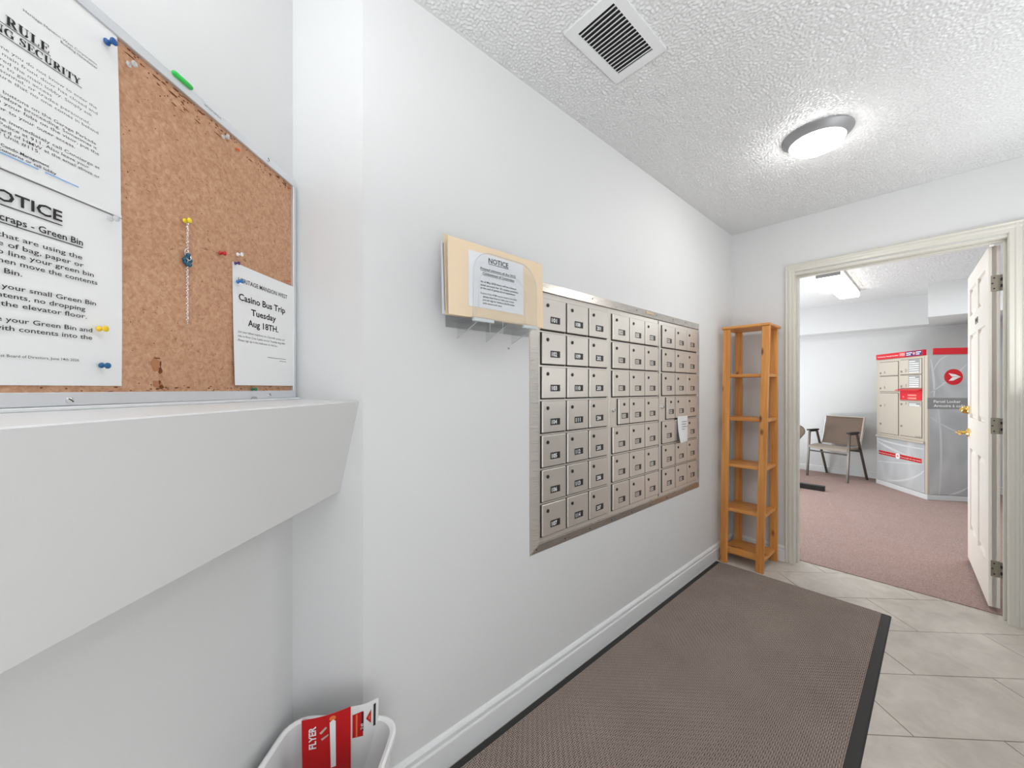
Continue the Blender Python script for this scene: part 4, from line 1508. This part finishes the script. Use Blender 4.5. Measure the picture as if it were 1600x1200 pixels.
mb.prism([(.242 + a, 1.395 + b) for a, b in ((-.018, .002), (.05, -.002), (.05, .001), (-.018, .006))], -.0062, -.0058, 'xzy', 0)
side(mb, 'logo', [M['red'], M['whiteink']])

# ------------------------------------------------------------------ lounge armchair
ch = thing('armchair', 'taupe armchair with metal frame and black armrests against the back wall', 'chair', (-.165, 6.905, .004), math.atan2(-.162, .459))
CW, CD = .487, .45


def leg(pts, r=.0155):
    return MB().tube(pts, r, 4, flat=(1, 0, 0)).build('leg', M['legmetal'], ch, smooth=False)


for x in (0, CW):
    leg([(x, 0, 0), (x, .055, .645)])
    leg([(x, CD + .02, 0), (x, .225, .645)])
    MB().tube([(x, .055, .645), (x, .225, .645)], .013, 6).build('arm_tube', M['legmetal'], ch)
    MB().box(x - .022, x + .022, 0.02, .25, .652, .676).build('armrest', M['black'], ch, bevel=.008, seg=2)
    MB().tube([(x, .035, .43), (x, .305, .425)], .009, 6).build('side_rail', M['legmetal'], ch)
    MB().tube([(x * .96 + .01, .31, .41), (x * .96 + .01, .38, .62), (x * .96 + .01, .43, .862)], .010, 8).build('back_upright', M['chrome'], ch, smooth=True)
MB().tube([(0, .03, .37), (CW, .03, .37)], .010, 6).build('front_stretcher', M['legmetal'], ch)
MB().tube([(0, .31, .40), (CW, .31, .40)], .010, 6).build('rear_stretcher', M['legmetal'], ch)
mb = MB()
mb.sheet(.012, CW - .012, 0, 1, lambda u, v: 0, 10, 10, .03)
mb.v = [(x, .02 + z * .34, .415 + y + .028 * math.cos((x / CW - .5) * 2.6) * 0 - .012 * math.sin(math.pi * x / CW) + .018 * math.sin(math.pi * z)) for x, y, z in mb.v]
mb.build('seat', M['seatfab'], ch, bevel=0, smooth=True, angle=60)
mb = MB()
mb.sheet(.016, CW - .016, 0, 1, lambda u, v: .022 * math.sin(math.pi * u), 10, 8, .024)
mb.v = [(x, .325 + z * .105 + y, .47 + z * .39) for x, y, z in mb.v]
mb.build('backrest', M['fabric'], ch, smooth=True, angle=60)
MB().tube([(CW - .012, .323, .47), (CW - .012, .428, .862)], .010, 6).build('edge_trim', M['cream'], ch)
MB().tube([(.012, .428, .862), (CW - .012, .428, .862)], .006, 6).build('edge_trim', M['cream'], ch)

# brown chair, mostly hidden behind the left door jamb
c2 = thing('brown_chair', 'rounded brown chair back peeking out past the left side of the doorway', 'chair', (-.36, 6.20, .004), R(10))


def rslab(mb, w, z0, z1, y0, th, r, taper):
    p = [(-w / 2 + taper, z0), (w / 2 - taper, z0)]
    for k in range(7):
        a = R(-20 + 110 * k / 6)
        p.append((w / 2 - r + r * math.cos(a), z1 - r + r * math.sin(a)))
    for k in range(7):
        a = R(90 + 110 * k / 6)
        p.append((-w / 2 + r + r * math.cos(a), z1 - r + r * math.sin(a)))
    mb.prism(p, y0, y0 + th, 'xzy')


mb = MB()
rslab(mb, .60, .44, .782, -.03, .05, .085, .16)
mb.build('backrest', M['fabric'], c2, bevel=.015, seg=3, smooth=True)
MB().box(-.24, .12, -.48, -.03, .40, .46).build('seat', M['fabric'], c2, bevel=.02, seg=3, smooth=True)
for x, y in ((-.22, -.45), (.08, -.45), (-.22, -.04), (.08, -.04)):
    MB().tube([(x, y, 0), (x, y, .41)], .012, 8).build('leg', M['legmetal'], c2)
bb = MB().box(-.75, .177, 5.967, 6.03, .004, .066).build('floor_bar', M['black'], bevel=.003)
tag(bb, 'low black bar lying on the pink carpet beyond the doorway', 'bar')
